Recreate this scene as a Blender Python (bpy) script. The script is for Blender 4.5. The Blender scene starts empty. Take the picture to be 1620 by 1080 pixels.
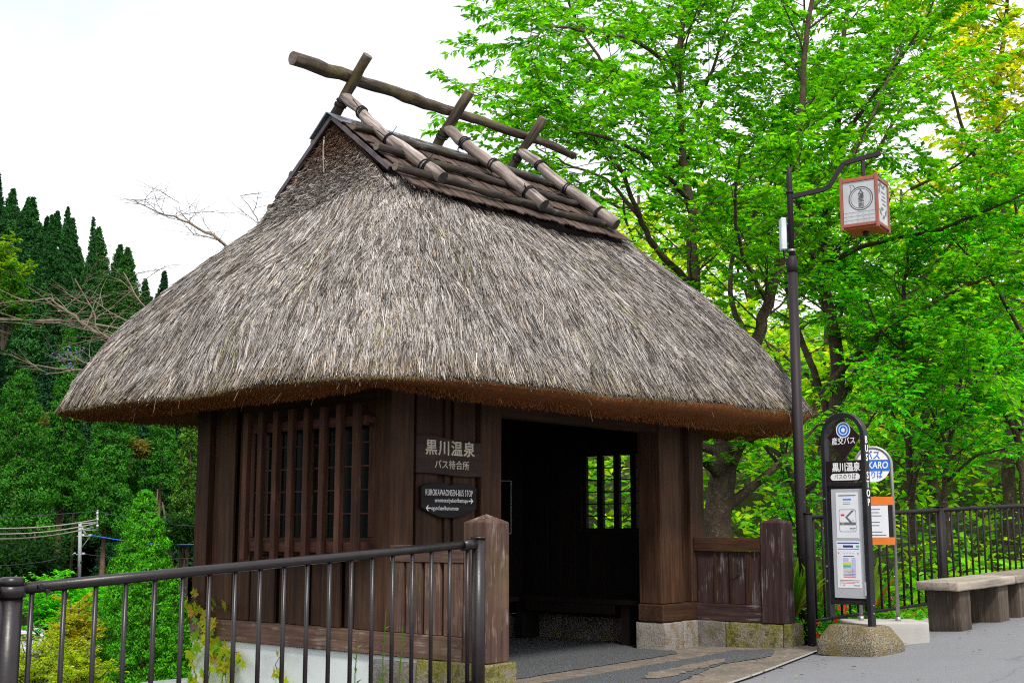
import bpy, bmesh, math, random
import numpy as np
from mathutils import Vector, Matrix

random.seed(7)
RNG = np.random.default_rng(11)
SC = bpy.context.scene
COL = SC.collection
R = math.radians

# ------------------------------------------------------------------ camera
CAM_Z = 1.15
PITCH = 8.702
cam_d = bpy.data.cameras.new('camera')
cam = bpy.data.objects.new('camera', cam_d)
COL.objects.link(cam)
cam.location = (0, 0, CAM_Z)
cam.rotation_euler = (R(90 + PITCH), 0, 0)
cam_d.sensor_width = 36
cam_d.lens = 43.556
cam_d.clip_start = 0.1
cam_d.clip_end = 2000
SC.camera = cam

# ------------------------------------------------------------------ sky, sun, exposure
SUN_EL, SUN_AZ = 51.0, 166.0          # azimuth clockwise from +Y
world = bpy.data.worlds.new('World')
SC.world = world
world.use_nodes = True
nt = world.node_tree
nt.nodes.clear()
n_out = nt.nodes.new('ShaderNodeOutputWorld')
n_bg = nt.nodes.new('ShaderNodeBackground')
n_bg.inputs['Strength'].default_value = 0.12
n_sky = nt.nodes.new('ShaderNodeTexSky')
n_sky.sky_type = 'NISHITA'
n_sky.sun_disc = False
n_sky.sun_elevation = R(SUN_EL)
n_sky.sun_rotation = R(SUN_AZ)
n_sky.dust_density = 2.0
n_tc = nt.nodes.new('ShaderNodeTexCoord')
n_no = nt.nodes.new('ShaderNodeTexNoise')
n_no.inputs['Scale'].default_value = 1.7
n_no.inputs['Detail'].default_value = 5
n_no.inputs['Roughness'].default_value = 0.5
n_rp = nt.nodes.new('ShaderNodeValToRGB')
n_rp.color_ramp.elements[0].position = 0.36
n_rp.color_ramp.elements[0].color = (0.58, 0.58, 0.58, 1)
n_rp.color_ramp.elements[1].position = 0.56
n_mx = nt.nodes.new('ShaderNodeMix')
n_mx.data_type = 'RGBA'
n_mx.inputs[7].default_value = (8.6, 8.75, 8.95, 1)      # bright overcast cloud
n_mp = nt.nodes.new('ShaderNodeMapping')
n_mp.inputs['Location'].default_value = (5.27, 2.84, 8.4)
nt.links.new(n_tc.outputs['Generated'], n_mp.inputs['Vector'])
nt.links.new(n_mp.outputs[0], n_no.inputs['Vector'])
nt.links.new(n_no.outputs['Fac'], n_rp.inputs['Fac'])
nt.links.new(n_rp.outputs['Color'], n_mx.inputs[0])
nt.links.new(n_sky.outputs['Color'], n_mx.inputs[6])
nt.links.new(n_mx.outputs[2], n_bg.inputs['Color'])
nt.links.new(n_bg.outputs['Background'], n_out.inputs['Surface'])

sun_d = bpy.data.lights.new('sun', 'SUN')
sun_d.energy = 2.5
sun_d.angle = R(9)
sun_d.color = (1.0, 0.96, 0.9)
sun = bpy.data.objects.new('sun', sun_d)
COL.objects.link(sun)
_az, _el = R(SUN_AZ), R(SUN_EL)
_sd = Vector((math.sin(_az) * math.cos(_el), math.cos(_az) * math.cos(_el), math.sin(_el)))
sun.rotation_euler = (-_sd).to_track_quat('-Z', 'Y').to_euler()
sun.location = _sd * 40

SC.view_settings.view_transform = 'Standard'
SC.view_settings.look = 'None'
SC.view_settings.exposure = 0.45
SC.view_settings.gamma = 1
SC.view_settings.use_curve_mapping = False
SC.render.engine = 'CYCLES'
SC.cycles.filter_width = 1.1
SC.cycles.use_denoising = False
SC.cycles.use_adaptive_sampling = False
SC.cycles.max_bounces = 6
SC.cycles.diffuse_bounces = 3
SC.cycles.glossy_bounces = 2
SC.cycles.transmission_bounces = 4
SC.cycles.transparent_max_bounces = 6
SC.cycles.sample_clamp_indirect = 4.0
SC.cycles.caustics_reflective = False
SC.cycles.caustics_refractive = False

# ------------------------------------------------------------------ materials
def _mat(name):
    m = bpy.data.materials.new(name)
    m.use_nodes = True
    t = m.node_tree
    t.nodes.clear()
    o = t.nodes.new('ShaderNodeOutputMaterial')
    return m, t, o

def N(t, typ, **kw):
    n = t.nodes.new(typ)
    for k, v in kw.items():
        if k in n.inputs:
            n.inputs[k].default_value = v
        else:
            setattr(n, k, v)
    return n

def ramp(t, stops):
    n = t.nodes.new('ShaderNodeValToRGB')
    cr = n.color_ramp
    while len(cr.elements) > 1:
        cr.elements.remove(cr.elements[-1])
    for i, (p, c) in enumerate(stops):
        e = cr.elements[0] if i == 0 else cr.elements.new(p)
        e.position = p
        e.color = (c[0], c[1], c[2], 1)
    return n

def mixc(t, fac, a, b, blend='MIX'):
    n = t.nodes.new('ShaderNodeMix')
    n.data_type = 'RGBA'
    n.blend_type = blend
    for s, v in ((0, fac), (6, a), (7, b)):
        if hasattr(v, 'links') or hasattr(v, 'is_output'):
            t.links.new(v, n.inputs[s])
        elif s == 0:
            n.inputs[0].default_value = v
        else:
            n.inputs[s].default_value = (v[0], v[1], v[2], 1)
    return n.outputs[2]

def m_plain(name, col, rough=0.6, metal=0.0, var=0.15, scale=8, bump=0.0, bscale=60, spec=0.4):
    m, t, o = _mat(name)
    p = N(t, 'ShaderNodeBsdfPrincipled', Roughness=rough, Metallic=metal)
    p.inputs['Specular IOR Level'].default_value = spec
    tc = N(t, 'ShaderNodeTexCoord')
    no = N(t, 'ShaderNodeTexNoise', Scale=scale, Detail=6.0, Roughness=0.6)
    t.links.new(tc.outputs['Object'], no.inputs['Vector'])
    a = tuple(c * (1 - var * 1.6) for c in col)
    b = tuple(min(1, c * (1 + var * 1.2)) for c in col)
    r = ramp(t, [(0.3, a), (0.7, b)])
    t.links.new(no.outputs['Fac'], r.inputs['Fac'])
    t.links.new(r.outputs['Color'], p.inputs['Base Color'])
    if bump:
        n2 = N(t, 'ShaderNodeTexNoise', Scale=bscale, Detail=4.0)
        t.links.new(tc.outputs['Object'], n2.inputs['Vector'])
        b_ = N(t, 'ShaderNodeBump', Strength=bump, Distance=0.01)
        t.links.new(n2.outputs['Fac'], b_.inputs['Height'])
        t.links.new(b_.outputs['Normal'], p.inputs['Normal'])
    t.links.new(p.outputs[0], o.inputs[0])
    return m

def m_wood(name, dark, mid, light, axis=2, rough=0.75, scratch=0.0, scr_col=(0.45, 0.38, 0.34), moss=0.0):
    """grain runs along the given object axis"""
    m, t, o = _mat(name)
    p = N(t, 'ShaderNodeBsdfPrincipled', Roughness=rough)
    p.inputs['Specular IOR Level'].default_value = 0.25
    tc = N(t, 'ShaderNodeTexCoord')
    oi = N(t, 'ShaderNodeObjectInfo')
    mul = N(t, 'ShaderNodeMath', operation='MULTIPLY')
    mul.inputs[1].default_value = 37.0
    t.links.new(oi.outputs['Random'], mul.inputs[0])
    add = N(t, 'ShaderNodeVectorMath', operation='ADD')
    t.links.new(tc.outputs['Object'], add.inputs[0])
    t.links.new(mul.outputs[0], add.inputs[1])
    sc = [26.0, 26.0, 26.0]
    sc[axis] = 1.3
    mp = N(t, 'ShaderNodeMapping')
    mp.inputs['Scale'].default_value = sc
    t.links.new(add.outputs[0], mp.inputs['Vector'])
    g = N(t, 'ShaderNodeTexNoise', Scale=1.0, Detail=6.0, Roughness=0.65, Distortion=0.6)
    t.links.new(mp.outputs[0], g.inputs['Vector'])
    r = ramp(t, [(0.25, dark), (0.5, mid), (0.78, light)])
    t.links.new(g.outputs['Fac'], r.inputs['Fac'])
    # per-board tone
    hsv = N(t, 'ShaderNodeHueSaturation')
    mr = N(t, 'ShaderNodeMapRange')
    mr.inputs['To Min'].default_value = 0.72
    mr.inputs['To Max'].default_value = 1.28
    t.links.new(oi.outputs['Random'], mr.inputs['Value'])
    t.links.new(mr.outputs[0], hsv.inputs['Value'])
    t.links.new(r.outputs['Color'], hsv.inputs['Color'])
    c = hsv.outputs['Color']
    # broad weathering
    w = N(t, 'ShaderNodeTexNoise', Scale=2.2, Detail=5.0, Roughness=0.6)
    t.links.new(add.outputs[0], w.inputs['Vector'])
    wr = ramp(t, [(0.35, (0.72, 0.72, 0.72)), (0.7, (1.2, 1.17, 1.14))])
    t.links.new(w.outputs['Fac'], wr.inputs['Fac'])
    c = mixc(t, 1.0, c, wr.outputs['Color'], 'MULTIPLY')
    if scratch:
        sc2 = [70.0, 70.0, 70.0]
        sc2[axis] = 5.0
        mp2 = N(t, 'ShaderNodeMapping')
        mp2.inputs['Scale'].default_value = sc2
        t.links.new(add.outputs[0], mp2.inputs['Vector'])
        s = N(t, 'ShaderNodeTexNoise', Scale=1.0, Detail=3.0)
        t.links.new(mp2.outputs[0], s.inputs['Vector'])
        s3 = N(t, 'ShaderNodeTexNoise', Scale=5.0, Detail=3.0)
        t.links.new(add.outputs[0], s3.inputs['Vector'])
        mm = N(t, 'ShaderNodeMath', operation='MULTIPLY')
        t.links.new(s.outputs['Fac'], mm.inputs[0])
        t.links.new(s3.outputs['Fac'], mm.inputs[1])
        sr = ramp(t, [(0.31, (0, 0, 0)), (0.42, (scratch,) * 3)])
        t.links.new(mm.outputs[0], sr.inputs['Fac'])
        c = mixc(t, sr.outputs['Color'], c, scr_col)
    if moss:
        mo = N(t, 'ShaderNodeTexNoise', Scale=3.5, Detail=6.0, Roughness=0.7)
        t.links.new(add.outputs[0], mo.inputs['Vector'])
        mr2 = ramp(t, [(0.5, (0, 0, 0)), (0.66, (moss,) * 3)])
        t.links.new(mo.outputs['Fac'], mr2.inputs['Fac'])
        c = mixc(t, mr2.outputs['Color'], c, (0.16, 0.14, 0.035))
    t.links.new(c, p.inputs['Base Color'])
    b = N(t, 'ShaderNodeBump', Strength=0.5, Distance=0.004)
    t.links.new(g.outputs['Fac'], b.inputs['Height'])
    t.links.new(b.outputs['Normal'], p.inputs['Normal'])
    t.links.new(p.outputs[0], o.inputs[0])
    return m

def m_attr(name, rough=0.8, trans=0.0, tcol=(1.3, 1.25, 0.6), spec=0.2, gain=1.0):
    """colour from the per-piece attribute Col; trans > 0 lets light through (leaves)"""
    m, t, o = _mat(name)
    a = N(t, 'ShaderNodeAttribute')
    a.attribute_name = 'Col'
    if trans:
        d = N(t, 'ShaderNodeBsdfPrincipled', Roughness=rough)
        d.inputs['Specular IOR Level'].default_value = spec
        tr = N(t, 'ShaderNodeBsdfTranslucent')
        t.links.new(a.outputs['Color'], d.inputs['Base Color'])
        t.links.new(mixc(t, 1.0, a.outputs['Color'], tcol, 'MULTIPLY'), tr.inputs['Color'])
        mx = N(t, 'ShaderNodeMixShader')
        mx.inputs[0].default_value = trans
        t.links.new(d.outputs[0], mx.inputs[1])
        t.links.new(tr.outputs[0], mx.inputs[2])
        t.links.new(mx.outputs[0], o.inputs[0])
    else:
        d = N(t, 'ShaderNodeBsdfPrincipled', Roughness=rough)
        d.inputs['Specular IOR Level'].default_value = spec
        t.links.new(a.outputs['Color'], d.inputs['Base Color'])
        t.links.new(d.outputs[0], o.inputs[0])
    return m

def m_spots(name, base, layers, rough=0.85, bump=0.4, bscale=90, coord='Object', bdist=0.006):
    """base colour with layers of (scale, lo, hi, colour, strength) noise patches"""
    m, t, o = _mat(name)
    p = N(t, 'ShaderNodeBsdfPrincipled', Roughness=rough)
    p.inputs['Specular IOR Level'].default_value = 0.25
    tc = N(t, 'ShaderNodeTexCoord')
    rgb = N(t, 'ShaderNodeRGB')
    rgb.outputs[0].default_value = (*base, 1)
    c = rgb.outputs[0]
    for k, (s, lo, hi, col, st) in enumerate(layers):
        mp = N(t, 'ShaderNodeMapping')
        mp.inputs['Location'].default_value = (k * 3.7, k * 1.9, k * 5.1)
        t.links.new(tc.outputs[coord], mp.inputs['Vector'])
        no = N(t, 'ShaderNodeTexNoise', Scale=s, Detail=5.0, Roughness=0.62)
        t.links.new(mp.outputs[0], no.inputs['Vector'])
        r = ramp(t, [(lo, (0, 0, 0)), (hi, (st,) * 3)])
        t.links.new(no.outputs['Fac'], r.inputs['Fac'])
        c = mixc(t, r.outputs['Color'], c, col)
    t.links.new(c, p.inputs['Base Color'])
    if bump:
        n2 = N(t, 'ShaderNodeTexNoise', Scale=bscale, Detail=5.0, Roughness=0.7)
        t.links.new(tc.outputs[coord], n2.inputs['Vector'])
        b_ = N(t, 'ShaderNodeBump', Strength=bump, Distance=bdist)
        t.links.new(n2.outputs['Fac'], b_.inputs['Height'])
        t.links.new(b_.outputs['Normal'], p.inputs['Normal'])
    t.links.new(p.outputs[0], o.inputs[0])
    return m

D, MI, LI = (0.013, 0.005, 0.003), (0.048, 0.021, 0.0102), (0.090, 0.044, 0.023)
M = {}
for ax, nm in ((0, 'x'), (1, 'y'), (2, 'z')):
    M['wall_' + nm] = m_wood('dark_stained_boards_' + nm, D, MI, LI, ax, scratch=0.10, scr_col=(0.16, 0.10, 0.07))
    M['weather_' + nm] = m_wood('weathered_post_' + nm, (0.045, 0.022, 0.016), (0.10, 0.056, 0.042), (0.17, 0.105, 0.085), ax,
                                scratch=0.5, scr_col=(0.36, 0.28, 0.24), moss=0.18)
    M['red_' + nm] = m_wood('reddish_slat_' + nm, (0.03, 0.011, 0.007), (0.075, 0.029, 0.018), (0.12, 0.052, 0.034), ax, scratch=0.2,
                            scr_col=(0.25, 0.14, 0.1))
    M['maroon_' + nm] = m_wood('aged_maroon_post_' + nm, (0.014, 0.007, 0.007), (0.04, 0.021, 0.02), (0.08, 0.048, 0.045), ax,
                               scratch=0.5, scr_col=(0.3, 0.26, 0.25))
M['interior'] = m_wood('shade_dark_boards', (0.005, 0.0035, 0.003), (0.012, 0.0075, 0.006), (0.02, 0.013, 0.01), 2)  # near-black: the deep shade inside is put into the board colour
M['log'] = m_wood('weathered_log', (0.03, 0.022, 0.018), (0.25, 0.205, 0.185), (0.60, 0.55, 0.53), 2, scratch=0.95, scr_col=(0.055, 0.042, 0.036))
M['log_dark'] = m_wood('mossy_log', (0.012, 0.009, 0.006), (0.052, 0.038, 0.028), (0.17, 0.135, 0.105), 2, scratch=0.6, scr_col=(0.22, 0.18, 0.15), moss=0.6)
M['log_pale'] = m_wood('batten_log', (0.012, 0.009, 0.008), (0.04, 0.031, 0.027), (0.13, 0.105, 0.092), 2, scratch=0.5, scr_col=(0.22, 0.19, 0.17), moss=0.2)
M['endgrain'] = m_plain('log_end_grain', (0.05, 0.045, 0.04), 0.9, var=0.5, scale=40)
M['endgrain_pale'] = m_plain('pale_log_end', (0.16, 0.13, 0.10), 0.9, var=0.4, scale=40)
M['shingle'] = m_wood('cedar_shingle', (0.026, 0.016, 0.013), (0.085, 0.056, 0.045), (0.17, 0.12, 0.10), 1, scratch=0.3, scr_col=(0.3, 0.25, 0.22))
M['rope'] = m_plain('black_rope', (0.012, 0.011, 0.011), 0.9)
M['flash'] = m_plain('grey_flashing', (0.16, 0.19, 0.23), 0.4, 0.5, var=0.2)
M['barge'] = m_plain('brown_metal_edge', (0.10, 0.075, 0.085), 0.5, 0.2, var=0.3)
M['straw'] = m_attr('straw', 0.85)
M['under'] = m_spots('packed_thatch', (0.055, 0.045, 0.036), [(60, 0.4, 0.7, (0.02, 0.015, 0.012), 0.9)], bump=1.0, bscale=70, bdist=0.03)
M['cut'] = m_spots('cut_thatch', (0.30, 0.092, 0.02), [(150, 0.45, 0.68, (0.08, 0.024, 0.006), 0.9), (14, 0.5, 0.75, (0.40, 0.16, 0.045), 0.6)],
                   bump=1.0, bscale=170, bdist=0.03)
M['gable'] = m_spots('gable_thatch', (0.07, 0.04, 0.026), [(70, 0.42, 0.62, (0.018, 0.01, 0.007), 0.95)], bump=1.0, bscale=90, bdist=0.03)
M['plaster'] = m_spots('white_plaster', (0.62, 0.66, 0.66), [(3, 0.52, 0.8, (0.42, 0.43, 0.4), 0.6), (26, 0.62, 0.72, (0.3, 0.3, 0.28), 0.35)], bump=0.1)
M['stone'] = m_spots('grey_foundation_stone', (0.2, 0.185, 0.175), [(9, 0.45, 0.6, (0.12, 0.11, 0.105), 0.8), (4.5, 0.5, 0.62, (0.15, 0.125, 0.045), 0.8), (120, 0.55, 0.7, (0.3, 0.28, 0.26), 0.5)], bump=1.0, bscale=35, bdist=0.02)
M['stone_moss'] = m_spots('mossy_foundation_stone', (0.28, 0.245, 0.19), [(6, 0.40, 0.54, (0.20, 0.185, 0.022), 0.9), (17, 0.52, 0.62, (0.085, 0.075, 0.03), 0.75), (13, 0.60, 0.68, (0.36, 0.33, 0.28), 0.7), (55, 0.55, 0.66, (0.07, 0.06, 0.025), 0.7)], bump=1.0, bscale=38, bdist=0.03)
M['stone_pale'] = m_spots('pale_foundation_stone', (0.3, 0.27, 0.24), [(8, 0.5, 0.62, (0.2, 0.14, 0.07), 0.8), (90, 0.5, 0.7, (0.2, 0.18, 0.17), 0.6)], bump=1.0, bscale=40, bdist=0.02)
M['asphalt'] = m_spots('worn_asphalt', (0.25, 0.253, 0.268), [(260, 0.45, 0.62, (0.12, 0.12, 0.13), 0.8), (90, 0.58, 0.7, (0.34, 0.34, 0.35), 0.8), (1.1, 0.42, 0.75, (0.19, 0.193, 0.205), 0.7), (45, 0.5, 0.66, (0.16, 0.162, 0.17), 0.6), (7, 0.55, 0.75, (0.2, 0.2, 0.205), 0.4)], bump=0.6, bscale=260, coord='Generated' if False else 'Object')
def add_cracks(m, scale, width, col, strength):
    t = m.node_tree
    p = next(n for n in t.nodes if n.type == 'BSDF_PRINCIPLED')
    src = p.inputs['Base Color'].links[0].from_socket
    tc = N(t, 'ShaderNodeTexCoord')
    no = N(t, 'ShaderNodeTexNoise', Scale=2.5, Detail=5.0)
    t.links.new(tc.outputs['Object'], no.inputs['Vector'])
    ad = N(t, 'ShaderNodeVectorMath', operation='MULTIPLY_ADD')
    ad.inputs[1].default_value = (.35, .35, .35)
    t.links.new(no.outputs['Color'], ad.inputs[0])
    t.links.new(tc.outputs['Object'], ad.inputs[2])
    vo = N(t, 'ShaderNodeTexVoronoi', feature='DISTANCE_TO_EDGE', Scale=scale)
    t.links.new(ad.outputs[0], vo.inputs['Vector'])
    r = ramp(t, [(0.0, (strength,) * 3), (width, (0, 0, 0))])
    t.links.new(vo.outputs['Distance'], r.inputs['Fac'])
    mk = N(t, 'ShaderNodeTexNoise', Scale=0.8, Detail=2.0)
    t.links.new(tc.outputs['Object'], mk.inputs['Vector'])
    mr = ramp(t, [(0.46, (0, 0, 0)), (0.56, (1, 1, 1))])
    t.links.new(mk.outputs['Fac'], mr.inputs['Fac'])
    f = mixc(t, 1.0, r.outputs['Color'], mr.outputs['Color'], 'MULTIPLY')
    t.links.new(mixc(t, f, src, col), p.inputs['Base Color'])
add_cracks(M['asphalt'], 0.55, 0.010, (0.09, 0.09, 0.10), 0.45)
M['pave'] = m_spots('worn_paving', (0.25, 0.205, 0.16), [(70, 0.45, 0.65, (0.13, 0.11, 0.09), 0.8), (3.2, 0.45, 0.60, (0.15, 0.13, 0.11), 0.85), (9, 0.54, 0.66, (0.33, 0.28, 0.23), 0.7), (24, 0.56, 0.66, (0.11, 0.095, 0.08), 0.7)], bump=1.0, bscale=60, bdist=0.012)
M['aggregate'] = m_spots('washed_gravel', (0.12, 0.128, 0.135), [(75, 0.42, 0.58, (0.04, 0.043, 0.047), 0.9), (95, 0.56, 0.64, (0.34, 0.34, 0.34), 0.9), (4, 0.5, 0.7, (0.085, 0.088, 0.092), 0.5)], bump=1.0, bscale=90, bdist=0.012)
add_cracks(M['pave'], 1.1, 0.012, (0.05, 0.043, 0.037), 0.85)
M['kerbline'] = m_spots('pale_edging', (0.36, 0.36, 0.35), [(30, 0.45, 0.7, (0.25, 0.24, 0.23), 0.7)], bump=0.4)
M['concrete'] = m_spots('pale_concrete', (0.42, 0.40, 0.37), [(5, 0.45, 0.7, (0.33, 0.32, 0.29), 0.7), (60, 0.55, 0.7, (0.28, 0.26, 0.24), 0.4)], bump=0.4)
M['pebble'] = m_spots('exposed_pebble_stone', (0.25, 0.205, 0.12), [(95, 0.46, 0.56, (0.05, 0.05, 0.05), 0.9), (75, 0.56, 0.63, (0.4, 0.36, 0.3), 0.9), (8, 0.48, 0.62, (0.17, 0.125, 0.03), 0.75)], bump=1.0, bscale=80, bdist=0.012)
M['rail'] = m_plain('brown_painted_steel', (0.013, 0.0085, 0.0098), 0.36, 0.0, var=0.3, bump=0.08, spec=0.5)
M['rail_black'] = m_plain('dark_fence_steel', (0.013, 0.010, 0.011), 0.6, 0.0, var=0.25, bump=0.05, spec=0.25)
M['lamp_steel'] = m_spots('lamp_pole_paint', (0.022, 0.016, 0.02), [(17, 0.70, 0.73, (0.3, 0.32, 0.35), 0.6)], rough=0.55, bump=0.05)
M['lantern_red'] = m_spots('lantern_red_paint', (0.31, 0.095, 0.07), [(30, 0.62, 0.68, (0.4, 0.28, 0.25), 0.6)], rough=0.55, bump=0.05)
M['lantern_floor'] = m_plain('lantern_base_wood', (0.40, 0.11, 0.02), 0.7)
M['milk'] = m_plain('frosted_pane', (0.42, 0.43, 0.44), 0.12, var=0.12, scale=5, spec=0.7)
M['ink'] = m_plain('lantern_ink', (0.085, 0.085, 0.088), 0.6)
M['ghost'] = m_plain('faded_ink', (0.16, 0.18, 0.17), 0.6)
M['boxwhite'] = m_plain('white_box_paint', (0.62, 0.68, 0.75), 0.4)
M['sign_black'] = m_plain('sign_frame_black', (0.017, 0.016, 0.02), 0.42, 0.2, var=0.2)
M['sign_plum'] = m_plain('sign_plate_plum', (0.016, 0.007, 0.009), 0.3, var=0.1, spec=0.6)
M['alu'] = m_spots('brushed_aluminium', (0.42, 0.43, 0.45), [(6, 0.45, 0.7, (0.33, 0.34, 0.36), 0.6)], rough=0.5, bump=0.0)
M['white'] = m_plain('white_print', (0.8, 0.8, 0.8), 0.5, var=0.03)
M['cream'] = m_plain('carved_cream_paint', (0.5, 0.46, 0.36), 0.6, var=0.15)
M['blue'] = m_plain('sign_blue', (0.018, 0.15, 0.62), 0.4, var=0.05)
M['ptext'] = m_plain('print_grey', (0.14, 0.15, 0.17), 0.6, var=0.05)
M['pnavy'] = m_plain('print_navy', (0.02, 0.04, 0.2), 0.6, var=0.05)
M['pred'] = m_plain('print_red', (0.6, 0.03, 0.04), 0.6, var=0.05)
M['pgreen'] = m_plain('print_green', (0.08, 0.45, 0.3), 0.6, var=0.05)
M['pyellow'] = m_plain('print_yellow', (0.72, 0.6, 0.08), 0.6, var=0.05)
M['plilac'] = m_plain('print_lilac', (0.5, 0.5, 0.75), 0.6, var=0.05)
M['paper'] = m_plain('notice_paper', (0.74, 0.76, 0.8), 0.5, var=0.04)
M['orange'] = m_plain('orange_tape', (0.75, 0.19, 0.025), 0.5, var=0.08)
M['steel'] = m_plain('galvanised_tube', (0.36, 0.35, 0.34), 0.38, 0.6, var=0.15)
M['signwood'] = m_wood('carved_sign_board', (0.016, 0.009, 0.008), (0.032, 0.019, 0.016), (0.05, 0.032, 0.027), 0)
M['signdark'] = m_wood('dark_sign_board', (0.007, 0.006, 0.007), (0.014, 0.012, 0.013), (0.024, 0.02, 0.022), 0)
for ax, nm in ((0, 'x'), (2, 'z')):
    M['bench_' + nm] = m_wood('weathered_bench_' + nm, (0.17, 0.14, 0.112), (0.33, 0.285, 0.235), (0.50, 0.45, 0.39), ax, scratch=0.4, scr_col=(0.46, 0.43, 0.40))
M['benchleg'] = m_wood('dark_bench_leg', (0.05, 0.035, 0.027), (0.105, 0.08, 0.062), (0.17, 0.135, 0.11), 2, scratch=0.3, scr_col=(0.28, 0.24, 0.2))
M['glass'] = m_plain('dark_window_glass', (0.008, 0.010, 0.010), 0.25, var=0.0, spec=0.05)
M['bark'] = m_spots('mossy_bark', (0.085, 0.06, 0.04), [(5, 0.42, 0.6, (0.05, 0.034, 0.022), 0.9), (7, 0.55, 0.66, (0.14, 0.12, 0.06), 0.7), (22, 0.6, 0.68, (0.28, 0.25, 0.2), 0.6)], bump=1.0, bscale=26, bdist=0.03)
M['bark_grey'] = m_spots('dead_branch_bark', (0.24, 0.185, 0.14), [(9, 0.45, 0.65, (0.13, 0.095, 0.07), 0.8), (20, 0.55, 0.7, (0.34, 0.29, 0.24), 0.6)], bump=0.6, bscale=40)
M['cedar_bark'] = m_spots('cedar_bark', (0.12, 0.07, 0.05), [(1.5, 0.45, 0.65, (0.2, 0.14, 0.11), 0.7)], bump=0.5, bscale=6)
M['leaf'] = m_attr('spring_leaf', 0.55, 0.58, (1.4, 1.3, 0.6))
M['needle'] = m_attr('conifer_needles', 0.75, 0.14, (1.2, 1.2, 0.6))
M['petal'] = m_attr('petal', 0.6, 0.3, (1, 1, 1))
M['terrain'] = m_spots('earth_and_moss', (0.035, 0.05, 0.012), [(0.6, 0.42, 0.62, (0.05, 0.036, 0.02), 0.8), (3, 0.5, 0.65, (0.05, 0.09, 0.012), 0.7)], bump=1.0, bscale=4, bdist=0.2)
M['pole_grey'] = m_plain('utility_pole_concrete', (0.33, 0.34, 0.37), 0.6, var=0.12)
M['wire_pale'] = m_plain('pale_cable', (0.36, 0.33, 0.27), 0.6)
M['wire_dark'] = m_plain('dark_cable', (0.03, 0.04, 0.045), 0.6)
M['van_white'] = m_plain('van_paint', (0.66, 0.68, 0.7), 0.3, var=0.05)
M['van_glass'] = m_plain('van_glass', (0.05, 0.075, 0.09), 0.1)
M['tyre'] = m_plain('tyre_rubber', (0.015, 0.015, 0.015), 0.8)
M['tile'] = m_plain('roof_tile_grey', (0.13, 0.14, 0.16), 0.45, var=0.25)
M['ridge_tile'] = m_plain('ridge_tile_grey', (0.2, 0.21, 0.23), 0.45, var=0.2)

# ------------------------------------------------------------------ object helpers
def tag(o, label=None, cat=None, group=None, kind=None):
    if label: o['label'] = label
    if cat: o['category'] = cat
    if group: o['group'] = group
    if kind: o['kind'] = kind
    return o

def empty(name, loc=(0, 0, 0), rotz=0.0, label=None, cat=None, group=None):
    o = bpy.data.objects.new(name, None)
    COL.objects.link(o)
    o.location = loc
    o.rotation_euler = (0, 0, rotz)
    o.empty_display_size = 0.2
    return tag(o, label, cat, group)

def link(name, me, mat=None, parent=None, loc=(0, 0, 0), rot=(0, 0, 0)):
    o = bpy.data.objects.new(name, me)
    COL.objects.link(o)
    o.location = loc
    o.rotation_euler = rot
    if parent is not None:
        o.parent = parent
    if mat is not None and not me.materials:
        for mm in (mat if isinstance(mat, (list, tuple)) else [mat]):
            me.materials.append(mm)
    return o

def mesh_np(name, V, F, cols=None, mat_idx=None, smooth=False):
    """V (n,3), F (m,k); cols (m,3) a colour per face"""
    V = np.asarray(V, np.float32)
    F = np.asarray(F, np.int32)
    me = bpy.data.meshes.new(name)
    m, k = F.shape
    me.vertices.add(len(V))
    me.vertices.foreach_set('co', V.ravel())
    me.loops.add(m * k)
    me.loops.foreach_set('vertex_index', F.ravel())
    me.polygons.add(m)
    me.polygons.foreach_set('loop_start', np.arange(0, m * k, k, dtype=np.int32))
    if mat_idx is not None:
        me.polygons.foreach_set('material_index', np.asarray(mat_idx, np.int32))
    if smooth:
        me.polygons.foreach_set('use_smooth', np.ones(m, bool))
    if cols is not None:
        at = me.color_attributes.new('Col', 'FLOAT_COLOR', 'CORNER')
        c = np.ones((m, k, 4), np.float32)
        c[:, :, :3] = np.asarray(cols, np.float32)[:, None, :]
        at.data.foreach_set('color', c.ravel())
    me.update(calc_edges=True)
    return me

_box_cache = {}
def box_mesh(sx, sy, sz, bev=0.004, mat=None):
    key = (round(sx, 4), round(sy, 4), round(sz, 4), bev, mat.name if mat else None)
    if key in _box_cache:
        return _box_cache[key]
    bm = bmesh.new()
    bmesh.ops.create_cube(bm, size=1)
    bmesh.ops.scale(bm, vec=(sx, sy, sz), verts=bm.verts)
    if bev:
        bmesh.ops.bevel(bm, geom=bm.edges[:], offset=min(bev, 0.3 * min(sx, sy, sz)), segments=1, affect='EDGES', profile=0.5)
    me = bpy.data.meshes.new('box')
    bm.to_mesh(me)
    bm.free()
    if mat:
        me.materials.append(mat)
    _box_cache[key] = me
    return me

def box(name, x0, x1, y0, y1, z0, z1, mat, parent=None, bev=0.004):
    me = box_mesh(x1 - x0, y1 - y0, z1 - z0, bev, mat)
    return link(name, me, None, parent, ((x0 + x1) / 2, (y0 + y1) / 2, (z0 + z1) / 2))

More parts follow.
